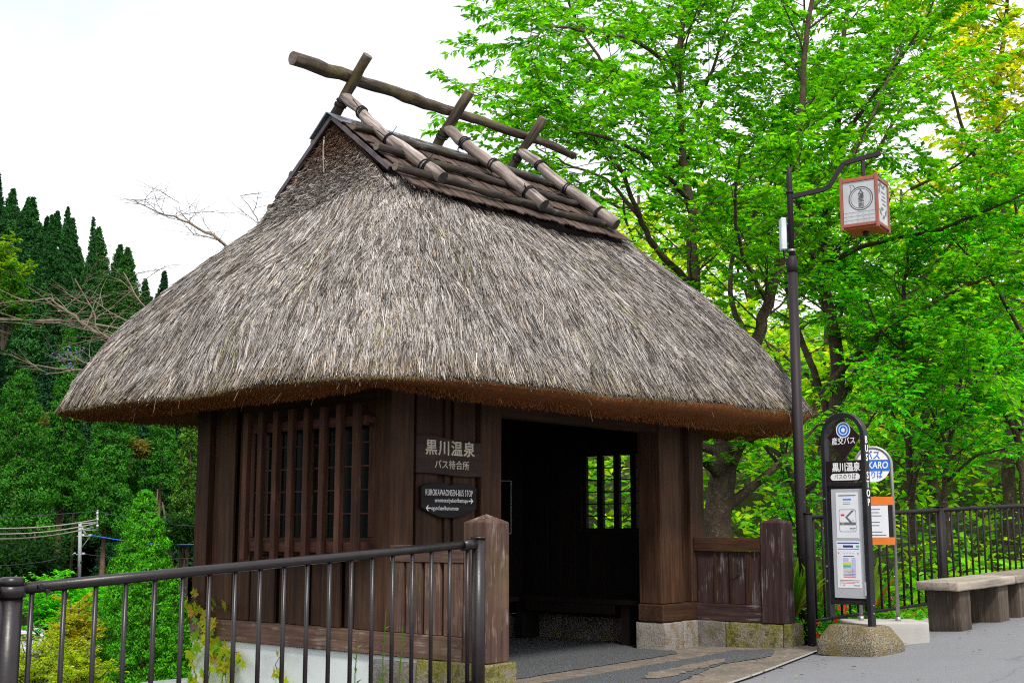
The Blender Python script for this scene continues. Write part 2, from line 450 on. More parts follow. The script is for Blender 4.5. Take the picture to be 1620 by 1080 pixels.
def rough_box_mesh(sx, sy, sz, amp, seed, cuts=5, bev=0.012):
    bm = bmesh.new()
    bmesh.ops.create_cube(bm, size=1)
    bmesh.ops.scale(bm, vec=(sx, sy, sz), verts=bm.verts)
    bmesh.ops.bevel(bm, geom=bm.edges[:], offset=bev, segments=2, affect='EDGES', profile=0.5)
    bmesh.ops.subdivide_edges(bm, edges=[e for e in bm.edges if e.calc_length() > 0.08], cuts=cuts, use_grid_fill=True)
    from mathutils import noise
    for v in bm.verts:
        n = noise.noise_vector(v.co * 9 + Vector((seed * 3.1, seed * 1.7, seed)))
        v.co += n * amp
    me = bpy.data.meshes.new('stone')
    bm.to_mesh(me)
    bm.free()
    me.polygons.foreach_set('use_smooth', np.ones(len(me.polygons), bool))
    return me

def tube_arrays(pts, rad, sides=8, cap=True, wob=0.0, seed=0):
    """returns V, quads, cap polygons(list)"""
    P = np.asarray(pts, float)
    n = len(P)
    rad = np.full(n, rad, float) if np.isscalar(rad) else np.asarray(rad, float)
    T = np.gradient(P, axis=0)
    T /= np.linalg.norm(T, axis=1)[:, None] + 1e-9
    up = np.array([0, 0, 1.0]) if abs(T[0, 2]) < 0.9 else np.array([0, 1.0, 0])
    A = np.cross(T, up)
    A /= np.linalg.norm(A, axis=1)[:, None] + 1e-9
    B = np.cross(T, A)
    ang = np.linspace(0, 2 * np.pi, sides, endpoint=False)
    rr = np.random.default_rng(seed)
    w = 1 + wob * rr.standard_normal((n, sides)) if wob else np.ones((n, sides))
    V = P[:, None, :] + rad[:, None, None] * w[:, :, None] * (np.cos(ang)[None, :, None] * A[:, None, :] + np.sin(ang)[None, :, None] * B[:, None, :])
    V = V.reshape(-1, 3)
    i = np.arange(n - 1)[:, None] * sides
    j = np.arange(sides)[None, :]
    j2 = (j + 1) % sides
    F = np.stack([i + j, i + j2, i + sides + j2, i + sides + j], -1).reshape(-1, 4)
    return V, F[:, ::-1]

def tube_mesh(name, pts, rad, sides=10, wob=0.0, seed=0, mats=None, capm=1, smooth=True):
    V, F = tube_arrays(pts, rad, sides, wob=wob, seed=seed)
    n = len(pts)
    bm = bmesh.new()
    vs = [bm.verts.new(v) for v in V]
    for f in F:
        fc = bm.faces.new([vs[k] for k in f])
        fc.smooth = smooth
    f1 = bm.faces.new(vs[:sides])
    f2 = bm.faces.new(vs[(n - 1) * sides:][::-1])
    if mats and len(mats) > 1:
        f1.material_index = f2.material_index = capm
    bmesh.ops.recalc_face_normals(bm, faces=bm.faces[:])
    me = bpy.data.meshes.new(name)
    bm.to_mesh(me)
    bm.free()
    for mm in (mats or []):
        me.materials.append(mm)
    return me

def many_tubes(name, tubes, mat):
    """tubes: list of (pts, rad, sides) joined into one mesh"""
    Vs, Fs, o = [], [], 0
    for k, (pts, rad, sides) in enumerate(tubes):
        V, F = tube_arrays(pts, rad, sides)
        Vs.append(V)
        Fs.append(F + o)
        o += len(V)
    me = mesh_np(name, np.concatenate(Vs), np.concatenate(Fs), smooth=True)
    me.materials.append(mat)
    return me

def log_obj(name, a, b, rad, mats, parent, seed=0, bow=0.0, taper=1.0, n=14):
    """a log from a to b: its own z axis runs along it so the grain follows"""
    a, b = Vector(a), Vector(b)
    L = (b - a).length
    rr = np.random.default_rng(seed)
    t = np.linspace(0, 1, n)
    wx = np.cumsum(rr.standard_normal(n)) * 0.0085
    wy = np.cumsum(rr.standard_normal(n)) * 0.0085
    wx -= np.linspace(wx[0], wx[-1], n)
    wy -= np.linspace(wy[0], wy[-1], n)
    pts = np.stack([wx + bow * np.sin(np.pi * t), wy, t * L], 1)
    rad_a = rad * (1 + (taper - 1) * t) * (1 + 0.06 * rr.standard_normal(n))
    me = tube_mesh(name, pts, rad_a, 14, 0.025, seed, mats)
    o = link(name, me, None, parent, a)
    o.rotation_mode = 'QUATERNION'
    q = (b - a).to_track_quat('Z', 'Y')
    o.rotation_quaternion = q
    LOGPATH[o.name] = (pts, rad_a)
    return o

LOGPATH = {}
def ring(name, parent, z, r, mat, turns=2, tail=True, seed=0):
    """rope wound round a log at height z along the log's own axis"""
    tubes = []
    rr = random.Random(seed)
    ctr = np.zeros(3)
    if parent.name in LOGPATH:
        pp, ra = LOGPATH[parent.name]
        ctr = np.array([np.interp(z, pp[:, 2], pp[:, 0]), np.interp(z, pp[:, 2], pp[:, 1]), 0])
        r = float(np.interp(z, pp[:, 2], ra)) + .003
    for k in range(turns):
        th = np.linspace(0, 2 * np.pi, 15)
        zz = z + (k - turns / 2) * 0.019 + 0.012 * np.sin(th + rr.random() * 6)
        tubes.append((np.stack([(r + .003) * np.cos(th), (r + .003) * np.sin(th), zz], 1), 0.0062, 5))
    if tail:
        for k in range(3):
            a = rr.random() * 6.28
            p0 = np.array([r * math.cos(a), r * math.sin(a), z])
            d = np.array([math.cos(a) * .05, math.sin(a) * .05, rr.uniform(-.05, .05)])
            tubes.append((np.array([p0, p0 + d, p0 + d * 1.6 + np.array([0, 0, rr.uniform(-.03, .03)])]), 0.004, 4))
    tubes = [(np.asarray(q_) + ctr, w_, s_) for q_, w_, s_ in tubes]
    return link(name, many_tubes(name, tubes, mat), None, parent)

def text_obj(name, body, size, mat, parent, loc, rot, sx=1.0, ext=0.0015, align='CENTER', bold=0.0, maxw=None, shear=0.0, space=1.0):
    c = bpy.data.curves.new('t', 'FONT')
    c.body = body
    c.size = size
    c.extrude = ext
    c.offset = bold
    c.shear = shear
    c.align_x = align
    c.align_y = 'CENTER'
    c.space_character = space
    c.resolution_u = 3
    o = bpy.data.objects.new('t', c)
    COL.objects.link(o)
    bpy.context.view_layer.update()
    me = bpy.data.meshes.new_from_object(o.evaluated_get(bpy.context.evaluated_depsgraph_get()))
    bpy.data.objects.remove(o)
    bpy.data.curves.remove(c)
    me.name = name
    if maxw:
        xs = [v.co.x for v in me.vertices]
        w = max(xs) - min(xs)
        sx = maxw / w
    for v in me.vertices:
        v.co.x *= sx
    me.materials.clear()
    me.materials.append(mat)
    return link(name, me, None, parent, loc, rot)

def poly_prism(name, pts2, depth, mats, bev=0.0):
    """polygon in XZ extruded along +Y (0..depth)"""
    bm = bmesh.new()
    vs = [bm.verts.new((x, 0, z)) for x, z in pts2]
    f = bm.faces.new(vs)
    r = bmesh.ops.extrude_face_region(bm, geom=[f])
    bmesh.ops.translate(bm, vec=(0, depth, 0), verts=[g for g in r['geom'] if isinstance(g, bmesh.types.BMVert)])
    bmesh.ops.recalc_face_normals(bm, faces=bm.faces[:])
    if bev:
        bmesh.ops.bevel(bm, geom=bm.edges[:], offset=bev, segments=1, affect='EDGES', profile=0.5)
    me = bpy.data.meshes.new(name)
    bm.to_mesh(me)
    bm.free()
    for mm in mats:
        me.materials.append(mm)
    return me

# ------------------------------------------------------------------ ground heights
def sstep(a, b, x):
    t = np.clip((np.asarray(x, float) - a) / (b - a), 0, 1)
    return t * t * (3 - 2 * t)

def softplus(x, k=3.0):
    return np.logaddexp(0, k * np.asarray(x, float)) / k

def road_z(X, Y):
    return 0.088 * softplus(np.asarray(X) - 2.1) - 0.045 * softplus(-np.asarray(X) - 0.2)

RAIL_A, RAIL_B = np.array([-2.42, 6.1]), np.array([-0.228, 8.55])
FEN_A, FEN_B = np.array([2.86, 12.1]), np.array([6.14, 15.0])
_rd = (RAIL_B - RAIL_A) / np.linalg.norm(RAIL_B - RAIL_A)
_rn = np.array([-_rd[1], _rd[0]])
_fd = (FEN_B - FEN_A) / np.linalg.norm(FEN_B - FEN_A)
_fn = np.array([-_fd[1], _fd[0]])
GA = math.radians(49.218)
OB = np.array([-0.176, 8.846])
BD = np.array([math.cos(GA), math.sin(GA)])
AD = np.array([-math.sin(GA), math.cos(GA)])

def hump(X, Y):
    return (0.5 * np.sin(X * 0.31 + Y * 0.17) + 0.35 * np.sin(X * 0.13 - Y * 0.29 + 1.3) + 0.25 * np.sin(X * 0.67 + 0.4) * np.sin(Y * 0.53))

def terrain_z(X, Y):
    X = np.asarray(X, float)
    Y = np.asarray(Y, float)
    sL = (X - RAIL_A[0]) * _rn[0] + (Y - RAIL_A[1]) * _rn[1]
    sF = (X - FEN_A[0]) * _fn[0] + (Y - FEN_A[1]) * _fn[1]
    bx = (X - OB[0]) * BD[0] + (Y - OB[1]) * BD[1]
    by = (X - OB[0]) * AD[0] + (Y - OB[1]) * AD[1]
    # left: drops into the valley, then the cedar hill
    H = np.clip(36 - 0.62 * (X + 78), 4, 52)
    hill = sstep(118, 205, Y) * (H + 8) + 0.10 * np.clip(Y - 205, 0, 200)
    hL = -1.6 - 6.2 * sstep(2, 40, sL) + hill + hump(X, Y) * sstep(6, 25, sL) * 0.8
    # right: a shallow gully, then a wooded bank
    hR = -0.35 - 1.6 * sstep(0, 8, sF) + 10.0 * sstep(18, 52, Y) + 0.10 * np.clip(X - 4, 0, 60) * sstep(16, 40, Y) + hump(X, Y) * 0.35 * sstep(2, 10, sF)
    w = sstep(-0.24, 0.02, X / np.maximum(Y, 1.0))
    h = hL * (1 - w) + hR * w
    solid = (sL < 0) & (sF < 0.1)
    solid |= (bx > 0.1) & (bx < 4.4) & (by > -6) & (by < 3.4)
    return np.where(solid, road_z(X, Y) - 0.35, h)

def grid_mesh(name, xs, ys, zf, mat):
    X, Y = np.meshgrid(xs, ys)
    Z = zf(X, Y)
    V = np.stack([X, Y, Z], -1).reshape(-1, 3)
    nx = len(xs)
    i, j = np.meshgrid(np.arange(nx - 1), np.arange(len(ys) - 1))
    a = (j * nx + i).ravel()
    F = np.stack([a, a + 1, a + nx + 1, a + nx], 1)
    me = mesh_np(name, V, F, smooth=True)
    me.materials.append(mat)
    return me

def axis(*segs):
    out = []
    for a, b, st in segs:
        out += list(np.arange(a, b, st))
    return np.array(out + [segs[-1][1]])

ter = link('terrain', grid_mesh('terrain', axis((-420, -130, 29), (-130, -12, 3), (-12, 14, 0.5), (14, 80, 3), (80, 420, 34)),
                                axis((-60, -4, 8), (-4, 26, 0.5), (26, 80, 2), (80, 230, 5), (230, 700, 47)), terrain_z, M['terrain']))
tag(ter, kind='structure')

# the road: a sheet right of the bridge railing and in front of the fence
def road_mesh():
    a = RAIL_A + _rd * -14 + _rn * 0.12
    b = RAIL_B + _rd * 0.25 + _rn * 0.12
    c = FEN_A + _fn * 0.12 - _fd * 0.1
    d = FEN_A + _fd * 40 + _fn * 0.12
    e = np.array([60, -10.0])
    f = np.array([-14, -14.0])
    # coarse-to-fine strips between the left edge polyline and far right
    left = [f, a, b, np.array([1.9, 11.5]), c]
    bm = bmesh.new()
    poly = [a, b, np.array([2.3, 12.6]), c, d, e, np.array([20, -14.0]), np.array([-11.5, -8.0])]
    vs = [bm.verts.new((p[0], p[1], 0)) for p in poly]
    bm.faces.new(vs)
    for k in range(7):
        bmesh.ops.triangulate(bm, faces=bm.faces[:])
        es = [ed for ed in bm.edges if ed.calc_length() > max(0.35, 0.13 * ((ed.verts[0].co + ed.verts[1].co) / 2 - Vector((2.5, 10, 0))).length)]
        bmesh.ops.subdivide_edges(bm, edges=es, cuts=1)
    bmesh.ops.triangulate(bm, faces=bm.faces[:])
    for v in bm.verts:
        v.co.z = float(road_z(v.co.x, v.co.y))
    for fc in bm.faces:
        fc.smooth = True
        if fc.normal.z < 0: fc.normal_flip()
    # kerb skirt down along the outer edge
    edges = [ed for ed in bm.edges if ed.is_boundary]
    r = bmesh.ops.extrude_edge_only(bm, edges=edges)
    for g in r['geom']:
        if isinstance(g, bmesh.types.BMVert): g.co.z -= 0.5
    me = bpy.data.meshes.new('road')
    bm.to_mesh(me)
    bm.free()
    me.materials.append(M['asphalt'])
    return me
tag(link('road', road_mesh()), kind='structure')

def loc2w(x, y):
    p = OB + BD * x + AD * y
    return float(p[0]), float(p[1])

def w2loc(X, Y):
    d = np.array([X, Y]) - OB
    return float(d @ BD), float(d @ AD)

def ragged(poly, amp, step=0.07, seed=0):
    g = np.random.default_rng(seed)
    out = []
    for k in range(len(poly)):
        a, b = np.array(poly[k]), np.array(poly[(k + 1) % len(poly)])
        n = max(1, int(np.linalg.norm(b - a) / step))
        for q in range(n):
            out.append(tuple(a + (b - a) * q / n + g.normal(0, amp, 2)))
    return out

def sheet(name, poly, mat, lift, step=0.3):
    bm = bmesh.new()
    if name in ('gravel_panel', 'paving_patch', 'gravel_floor'):
        poly = ragged(poly, 0.012 if name != 'paving_patch' else 0.02, 0.06, len(name))
    bm.faces.new([bm.verts.new((p[0], p[1], 0)) for p in poly])
    for k in range(5):
        bmesh.ops.triangulate(bm, faces=bm.faces[:])
        bmesh.ops.subdivide_edges(bm, edges=[e for e in bm.edges if e.calc_length() > step], cuts=1)
    bmesh.ops.triangulate(bm, faces=bm.faces[:])
    for v in bm.verts:
        v.co.z = float(road_z(v.co.x, v.co.y)) + lift
    for fc in bm.faces:
        if fc.normal.z < 0: fc.normal_flip()
        fc.smooth = True
    me = bpy.data.meshes.new(name)
    bm.to_mesh(me)
    bm.free()
    me.materials.append(mat)
    return tag(link(name, me), kind='structure')

edge_line = [(0.35, 7.4), (0.95, 8.42), (1.43, 9.28), (1.86, 10.02), (2.33, 10.85), (2.72, 11.5), (2.93, 11.78)]
sheet('paving', [loc2w(0.0, -0.1), (-0.15, 8.0), *edge_line, loc2w(4.55, 0.15), loc2w(4.3, 1.1), loc2w(4.3, 3.3), loc2w(0.15, 3.3), loc2w(0.15, 0.5)], M['pave'], 0.008)
sheet('gravel_floor', [loc2w(0.3, 0.55), loc2w(1.4, 0.62), loc2w(2.5, 0.66), loc2w(3.5, 0.72), loc2w(4.0, 1.2), loc2w(4.0, 3.2), loc2w(0.2, 3.2)], M['aggregate'], 0.014)
sheet('gravel_panel', [loc2w(0.35, 0.30), loc2w(1.3, 0.28), loc2w(2.6, 0.36), loc2w(3.95, 0.40), loc2w(4.12, 0.06), loc2w(3.6, -0.22), loc2w(2.9, -0.12), loc2w(2.2, -0.32), loc2w(1.5, -0.55), loc2w(0.5, -0.35)], M['aggregate'], 0.014)
sheet('paving_patch', [loc2w(1.55, -.18), loc2w(2.0, -.02), loc2w(2.75, 0.10), loc2w(3.25, 0.08), loc2w(3.0, -.08), loc2w(2.3, -.18), loc2w(1.8, -.30)], M['pave'], 0.019)
_e = np.array(edge_line)
_t = np.gradient(_e, axis=0)
_t /= np.linalg.norm(_t, axis=1)[:, None]
_n2 = np.stack([_t[:, 1], -_t[:, 0]], 1)
sheet('road_edging', [tuple(p) for p in _e + _n2 * 0.035] + [tuple(p) for p in (_e - _n2 * 0.005)[::-1]], M['kerbline'], 0.018, 0.2)
sheet('fence_footing', [tuple(FEN_A - _fn * .33 + _fd * .3), tuple(FEN_A - _fn * .40 + _fd * 9), tuple(FEN_A + _fn * .1 + _fd * 9), tuple(FEN_A + _fn * .1 + _fd * .3)], M['concrete'], 0.012, 0.4)

# ------------------------------------------------------------------ the shelter
SH = empty('bus_shelter', (OB[0], OB[1], 0), GA, 'small timber bus shelter with a shaggy grey thatched roof', 'bus shelter')
def P(name, x0, x1, y0, y1, z0, z1, mat, bev=0.004, parent=None):
    return box(name, x0, x1, y0, y1, z0, z1, mat, parent or SH, bev)

WX, WY, WZ = M['wall_x'], M['wall_y'], M['wall_z']
TOP = 2.34
YF, YB = 1.0, 3.48
XR = 4.46

# foundations: stones at the front, a white plastered wall going down on the valley side
def stone(x0, x1, y0, y1, z0, z1, mat, seed, amp=0.008):
    me = rough_box_mesh(x1 - x0, y1 - y0, z1 - z0, amp, seed)
    me.materials.append(mat)
    return link('foundation_stone', me, None, SH, ((x0 + x1) / 2, (y0 + y1) / 2, (z0 + z1) / 2))
stone(-0.035, 0.28, -0.04, 0.30, -0.5, 0.235, M['stone_moss'], 1)
stone(-0.03, 0.14, 0.305, 0.665, -0.5, 0.232, M['stone_moss'], 2)
stone(-0.0, 0.24, 0.67, 1.2, -0.4, 0.2, M['stone'], 3)
P('plaster_wall', 0.02, 0.16, 0.668, 3.49, -2.4, 0.232, M['plaster'], 0.006)
P('plaster_wall', 0.16, 4.40, 3.34, 3.49, -2.4, 0.232, M['plaster'], 0.006)
stone(3.66, 3.985, 0.965, 1.32, -0.3, 0.272, M['stone_pale'], 4)
stone(3.99, 4.245, 0.965, 1.3, -0.3, 0.274, M['stone_pale'], 14)
stone(4.238, 4.42, 0.655, 0.99, -0.3, 0.273, M['stone'], 5)
stone(4.235, 4.42, 0.025, 0.648, -0.3, 0.272, M['stone_moss'], 6)
stone(4.24, 4.53, -0.05, 0.02, -0.3, 0.276, M['stone_moss'], 7)
stone(4.43, 4.53, 0.025, 0.3, -0.3, 0.27, M['stone_moss'], 17)
for k, (a, b) in enumerate(((1.33, 2.0), (2.005, 2.7), (2.705, 3.33))):
    stone(4.22, 4.4, a, b, -0.3, 0.25, M['stone'], 20 + k)
for k in range(5):
    stone(0.2 + k * 0.81, 0.2 + k * 0.81 + 0.8, 3.2, 3.335, -0.2, 0.24, M['stone'], 30 + k)

# left wall (x = 0 face)
P('sill_beam', -0.012, 0.10, 0.232, 3.49, 0.236, 0.405, M['weather_y'])
P('corner_post', 0.0, 0.242, 0.985, 1.165, 0.408, TOP, WZ)
P('corner_post', -0.006, 0.15, 3.30, 3.49, 0.408, TOP, WZ)
def plank_row(y0, y1, z0, z1, first_proud=True, pr=0.2, rc=0.19, mat=None, xo=0.0, name='plank', jit=1):
    y, proud, k = y0, first_proud, 0
    rr = random.Random(int(y0 * 100 + z0 * 10))
    while y < y1 - 0.03:
        w = (pr if proud else rc) * (1 + jit * rr.uniform(-.06, .06))
        ye = min(y + w, y1)
        if y1 - ye < 0.05: ye = y1
        if proud: P(name, xo, xo + 0.03, y - 0.004, ye + 0.004, z0, z1, mat or WZ)
        else: P(name, xo + 0.050, xo + 0.072, y + 0.012, ye - 0.008, z0, z1, mat or WZ)
        y, proud, k = ye, not proud, k + 1
plank_row(2.74, 3.30, 0.408, TOP, False)
plank_row(1.168, 2.74, 0.408, 0.955, True)
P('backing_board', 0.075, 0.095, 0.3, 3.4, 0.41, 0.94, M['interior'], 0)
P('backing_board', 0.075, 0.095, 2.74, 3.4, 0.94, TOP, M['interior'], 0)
P('head_board', 0.02, 0.06, 1.168, 2.74, 2.03, TOP, WY)

# the lattice window on the left wall
LW = empty('lattice_window')
LW.parent = SH
for k in range(8):
    yc = 2.60 - k * (2.60 - 1.235) / 7 
    P('slat', -0.155, -0.105, yc - 0.03, yc + 0.03, 0.92, 2.135 - 0.004 * (k % 3), M['red_z'], parent=LW)
P('lattice_rail', -0.104, -0.06, 1.17, 2.66, 0.985, 1.068, M['red_y'], parent=LW)
P('lattice_rail', -0.104, -0.06, 1.17, 2.66, 1.96, 2.04, M['red_y'], parent=LW)
for yy in (1.2, 2.6):
    for zz in (1.0, 1.98):
        P('bracket', -0.059, 0.03, yy - 0.03, yy + 0.03, zz, zz + 0.055, M['red_y'], parent=LW)
P('window_sill', -0.05, 0.09, 1.168, 2.74, 0.957, 1.0, M['red_y'], parent=LW)
WF = P('window_frame', 0.0, 0.05, 1.168, 2.73, 1.003, 1.10, M['red_y'], parent=LW)
P('window_frame', 0.0, 0.05, 1.168, 1.24, 1.103, 2.025, M['red_z'], parent=LW)
P('window_frame', 0.0, 0.05, 2.66, 2.73, 1.103, 2.025, M['red_z'], parent=LW)
P('window_frame', 0.0, 0.05, 1.90, 1.98, 1.103, 2.025, M['red_z'], parent=LW)
for (a, b) in ((1.242, 1.898), (1.982, 2.658)):
    P('glass_pane', 0.022, 0.028, a, b, 1.103, 2.025, M['glass'], 0, LW)
    for k in range(1, 4):
        yy = a + (b - a) * k / 4
        P('muntin', 0.008, 0.020, yy - .008, yy + .008, 1.105, 2.022, M['red_z'], 0, LW)
    for k in range(1, 5):
        zz = 1.103 + 0.92 * k / 5
        P('muntin', 0.010, 0.0215, a + .002, b - .002, zz - .007, zz + .007, M['red_y'], 0, LW)

# left wing wall and its post
def wing_post(x0, x1, y0, y1, z0, z1, tip, mat):
    w, d = x1 - x0, y1 - y0
    bm = bmesh.new()
    h = z1 - z0
    b = [(-w/2, -d/2), (w/2, -d/2), (w/2, d/2), (-w/2, d/2)]
    v0 = [bm.verts.new((x, y, -h/2)) for x, y in b]
    v1 = [bm.verts.new((x, y, h/2)) for x, y in b]
    t = bm.verts.new((0, 0, h/2 + tip))
    bm.faces.new(v0[::-1])
    for k in range(4):
        bm.faces.new((v0[k], v0[(k+1) % 4], v1[(k+1) % 4], v1[k]))
        bm.faces.new((v1[k], v1[(k+1) % 4], t))
    bmesh.ops.bevel(bm, geom=bm.edges[:], offset=0.007, segments=2, affect='EDGES', profile=0.5)
    me = bpy.data.meshes.new('post')
    bm.to_mesh(me)
    bm.free()
    me.materials.append(mat)
    return link('wing_post', me, None, SH, ((x0 + x1)/2, (y0 + y1)/2, (z0 + z1)/2))
wing_post(0.0, 0.24, 0.0, 0.228, 0.237, 1.215, 0.06, M['weather_z'])
P('wing_rail', -0.004, 0.10, 0.23, 0.983, 0.925, 1.047, M['weather_y'])
for k, (a, b) in enumerate(((0.84, 0.975), (0.655, 0.815), (0.465, 0.62), (0.24, 0.425))):
    P('wing_plank', 0.004, 0.034, a, b, 0.407, 0.923, M['weather_z'])
P('wing_plank', 0.036, 0.055, 0.235, 0.98, 0.407, 0.922, WZ, 0)
P('wing_plank', 0.058, 0.075, 0.235, 0.98, 0.407, 0.922, M['maroon_z'], 0)

# right wing wall and its post
wing_post(4.23, 4.462, 0.0, 0.234, 0.277, 1.235, 0.05, M['maroon_z'])
P('wing_rail', 4.238, 4.34, 0.236, 0.995, 0.955, 1.09, WY)
P('wing_rail', 4.246, 4.36, 0.236, 0.98, 0.276, 0.44, M['maroon_y'])
for (a, b) in ((0.238, 0.37), (0.378, 0.58), (0.588, 0.76), (0.768, 0.975)):
    P('wing_plank', 4.268, 4.29, a, b, 0.442, 0.953, M['maroon_z'])
for yy in (0.372, 0.405, 0.585, 0.765):
    P('wing_batten', 4.254, 4.267, yy - .014, yy + .014, 0.442, 0.953, WZ, 0.002)

# front wall (y = 1.0 face)
P('front_sill', 0.245, 1.30, 1.02, 1.14, 0.236, 0.405, WX)
for (a, b, pr) in ((0.243, 0.335, 0), (0.32, 0.553, 1), (0.54, 0.70, 0), (0.645, 0.70, 1), (0.715, 0.76, 0), (0.745, 1.0, 1), (0.985, 1.043, 0)):
    if pr: P('plank', a, b, 1.035, 1.06, 0.408, TOP, WZ)
    else: P('plank', a, b, 1.063, 1.085, 0.408, TOP, WZ)
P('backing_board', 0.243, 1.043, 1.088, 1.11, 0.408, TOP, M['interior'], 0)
P('door_post', 1.043, 1.297, 1.0, 1.2, 0.0, TOP, WZ, 0.008)
P('lintel', 1.30, 3.655, 1.02, 1.18, 2.12, TOP, WX)
P('column', 3.66, 4.0, 1.0, 1.27, 0.45, TOP, WZ, 0.008)
P('plank', 4.0, 4.2, 1.075, 1.10, 0.45, TOP, WZ)
P('plank', 4.035, 4.10, 1.045, 1.074, 0.45, TOP, WZ)
P('corner_post', 4.2, 4.46, 1.0, 1.2, 0.45, TOP, WZ, 0.006)
P('column_base', 3.652, 4.34, 0.982, 1.285, 0.277, 0.447, WX, 0.012)

# right wall with its barred window, back wall
P('wall_beam', 4.32, 4.44, 1.2, 3.48, 0.252, 0.43, WY)
WIN_Y0, WIN_Y1, WZ0, WZ1 = 1.40, 2.52, 1.185, 1.965
def xplank(y0, y1, z0, z1):
    P('plank', 4.36, 4.39, y0, y1, z0, z1, M['interior'])
y = 1.2
k = 0
while y < 3.47:
    ye = min(y + 0.2, 3.47)
    if ye <= WIN_Y0 or y >= WIN_Y1:
        xplank(y, ye, 0.432, TOP)
    else:
        xplank(y, ye, 0.432, WZ0)
        xplank(y, ye, WZ1, TOP)
        if y < WIN_Y0: xplank(y, WIN_Y0, WZ0, WZ1)
        if ye > WIN_Y1: xplank(WIN_Y1, ye, WZ0, WZ1)
    y = ye
SW = empty('side_window')
SW.parent = SH
P('window_frame', 4.33, 4.42, WIN_Y0 - .04, WIN_Y1 + .04, WZ0 - .05, WZ0, M['interior'], parent=SW)
P('window_frame', 4.33, 4.42, WIN_Y0 - .04, WIN_Y1 + .04, WZ1, WZ1 + .05, M['interior'], parent=SW)
for k in range(6):
    yy = WIN_Y0 + (WIN_Y1 - WIN_Y0) * k / 5
    P('slat', 4.40, 4.45, yy - 0.038, yy + 0.038, WZ0, WZ1, M['interior'], parent=SW)
for k in range(1, 6):
    zz = WZ0 + (WZ1 - WZ0) * k / 6
    P('muntin', 4.372, 4.384, WIN_Y0, WIN_Y1, zz - .006, zz + .006, M['interior'], 0, SW)
for k in range(17):
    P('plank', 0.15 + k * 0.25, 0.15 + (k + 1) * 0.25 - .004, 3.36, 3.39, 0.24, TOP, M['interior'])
P('ceiling_light_block', 0.1, 4.4, 1.1, 3.42, TOP + 0.003, TOP + 0.03, M['interior'], 0)  # unseen flat ceiling, added to block light from the inside
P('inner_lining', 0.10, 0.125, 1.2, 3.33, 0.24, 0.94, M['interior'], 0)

# ---- the thatched roof
CXR, CYR = 2.2, 2.235
HX0, HY0 = 3.13, 2.07           # eave half sizes
XL, XRR = 0.40, 3.53            # ridge ends
TILT = 0.026

def rect_pts(hx, hy, r, u):
    """rounded rectangle, u in [0,1) measured from the front-left corner anticlockwise seen from above (front, right, back, left)"""
    r = np.minimum(r, np.minimum(hx, hy) - 1e-3)
    sx, sy = 2 * (hx - r), 2 * (hy - r)
    q = np.pi / 2 * r
    per = 2 * sx + 2 * sy + 4 * q
    return sx, sy, q, per

def rr_eval(cx, cy, hx, hy, r, u):
    """vectorised: u in [0,4): each unit is a side, the corners lying at whole numbers"""
    u = np.mod(u, 4.0)
    side = np.floor(u).astype(int)
    f = u - side
    # side 0 front (+x travel at y=-hy), 1 right (+y at x=+hx), 2 back (-x), 3 left (-y)
    ang0 = -np.pi / 2 + side * np.pi / 2
    r = r * np.where(np.round(u) % 4 == 0, 1.0, 0.42)      # the corner over the signs is rounded most
    L = np.where(side % 2 == 0, hx, hy)
    Hh = np.where(side % 2 == 0, hy, hx)
    s = (f - 0.5) * 2 * L                     # along the side
    d = L - np.abs(s)                         # distance to the corner
    t = np.clip(1 - d / np.maximum(r, 1e-6), 0, 1)
    # inside the corner zone: pull onto an arc (half of it from each side)
    th = t * np.pi / 4
    along = np.where(t > 0, np.sign(s) * (L - r + r * np.sin(th)), s)
    out = np.where(t > 0, Hh - r + r * np.cos(th), Hh)
    nx_l = np.where(t > 0, np.sign(s) * np.sin(th), 0)
    ny_l = np.where(t > 0, np.cos(th), 1.0)
    ca, sa = np.cos(ang0), np.sin(ang0)
    # local outward axis = (ca, sa), along axis = (-sa, ca)
    x = cx + out * ca - along * sa
    y = cy + out * sa + along * ca
    nx = ny_l * ca - nx_l * sa
    ny = ny_l * sa + nx_l * ca
    return x, y, nx, ny

TOPZ = 4.08
def roof_params(s):
    s = np.asarray(s, float)
    bow = np.sin(np.pi * np.clip(s, 0, 1))
    def lerp(a, b, k): return a + (b - a) * (s - k * bow)
    xl = lerp(-0.97, XL - 0.036, 0.087)
    xr = lerp(5.525, 3.64, 0.091)
    yf = lerp(0.155, 1.40, 0.089)
    yb = lerp(4.475, 2.98, 0.126)
    r = 0.55 - 0.25 * s
    return (xl + xr) / 2, (yf + yb) / 2, (xr - xl) / 2, (yb - yf) / 2, r

def eave_z(x):
    return 2.235 + 0.179 * (x + 0.9) / 6.5

def roof_pt(u, s):
    cx, cy, hx, hy, r = roof_params(s)
    x, y, nx, ny = rr_eval(cx, cy, hx, hy, r, u)
    ze = eave_z(x)
    z = ze + (TOPZ + TILT * (x - 0.4) - ze) * s
    # slow unevenness of the hand laid thatch
    n = 0.022 * np.sin(x * 2.1 + z * 3.0) + 0.018 * np.sin(y * 2.7 - z * 4.0 + 1.0) + 0.012 * np.sin(x * 5.3 + y * 4.1 + z * 6)
    return np.stack([x + nx * n, y + ny * n, z + 0.3 * n], -1)

NU, NS = 180, 26
uu = np.linspace(0, 4, NU, endpoint=False)
ss = np.linspace(0, 1, NS)
UU, SS = np.meshgrid(uu, ss)
RV = roof_pt(UU.ravel(), SS.ravel()).reshape(NS, NU, 3)
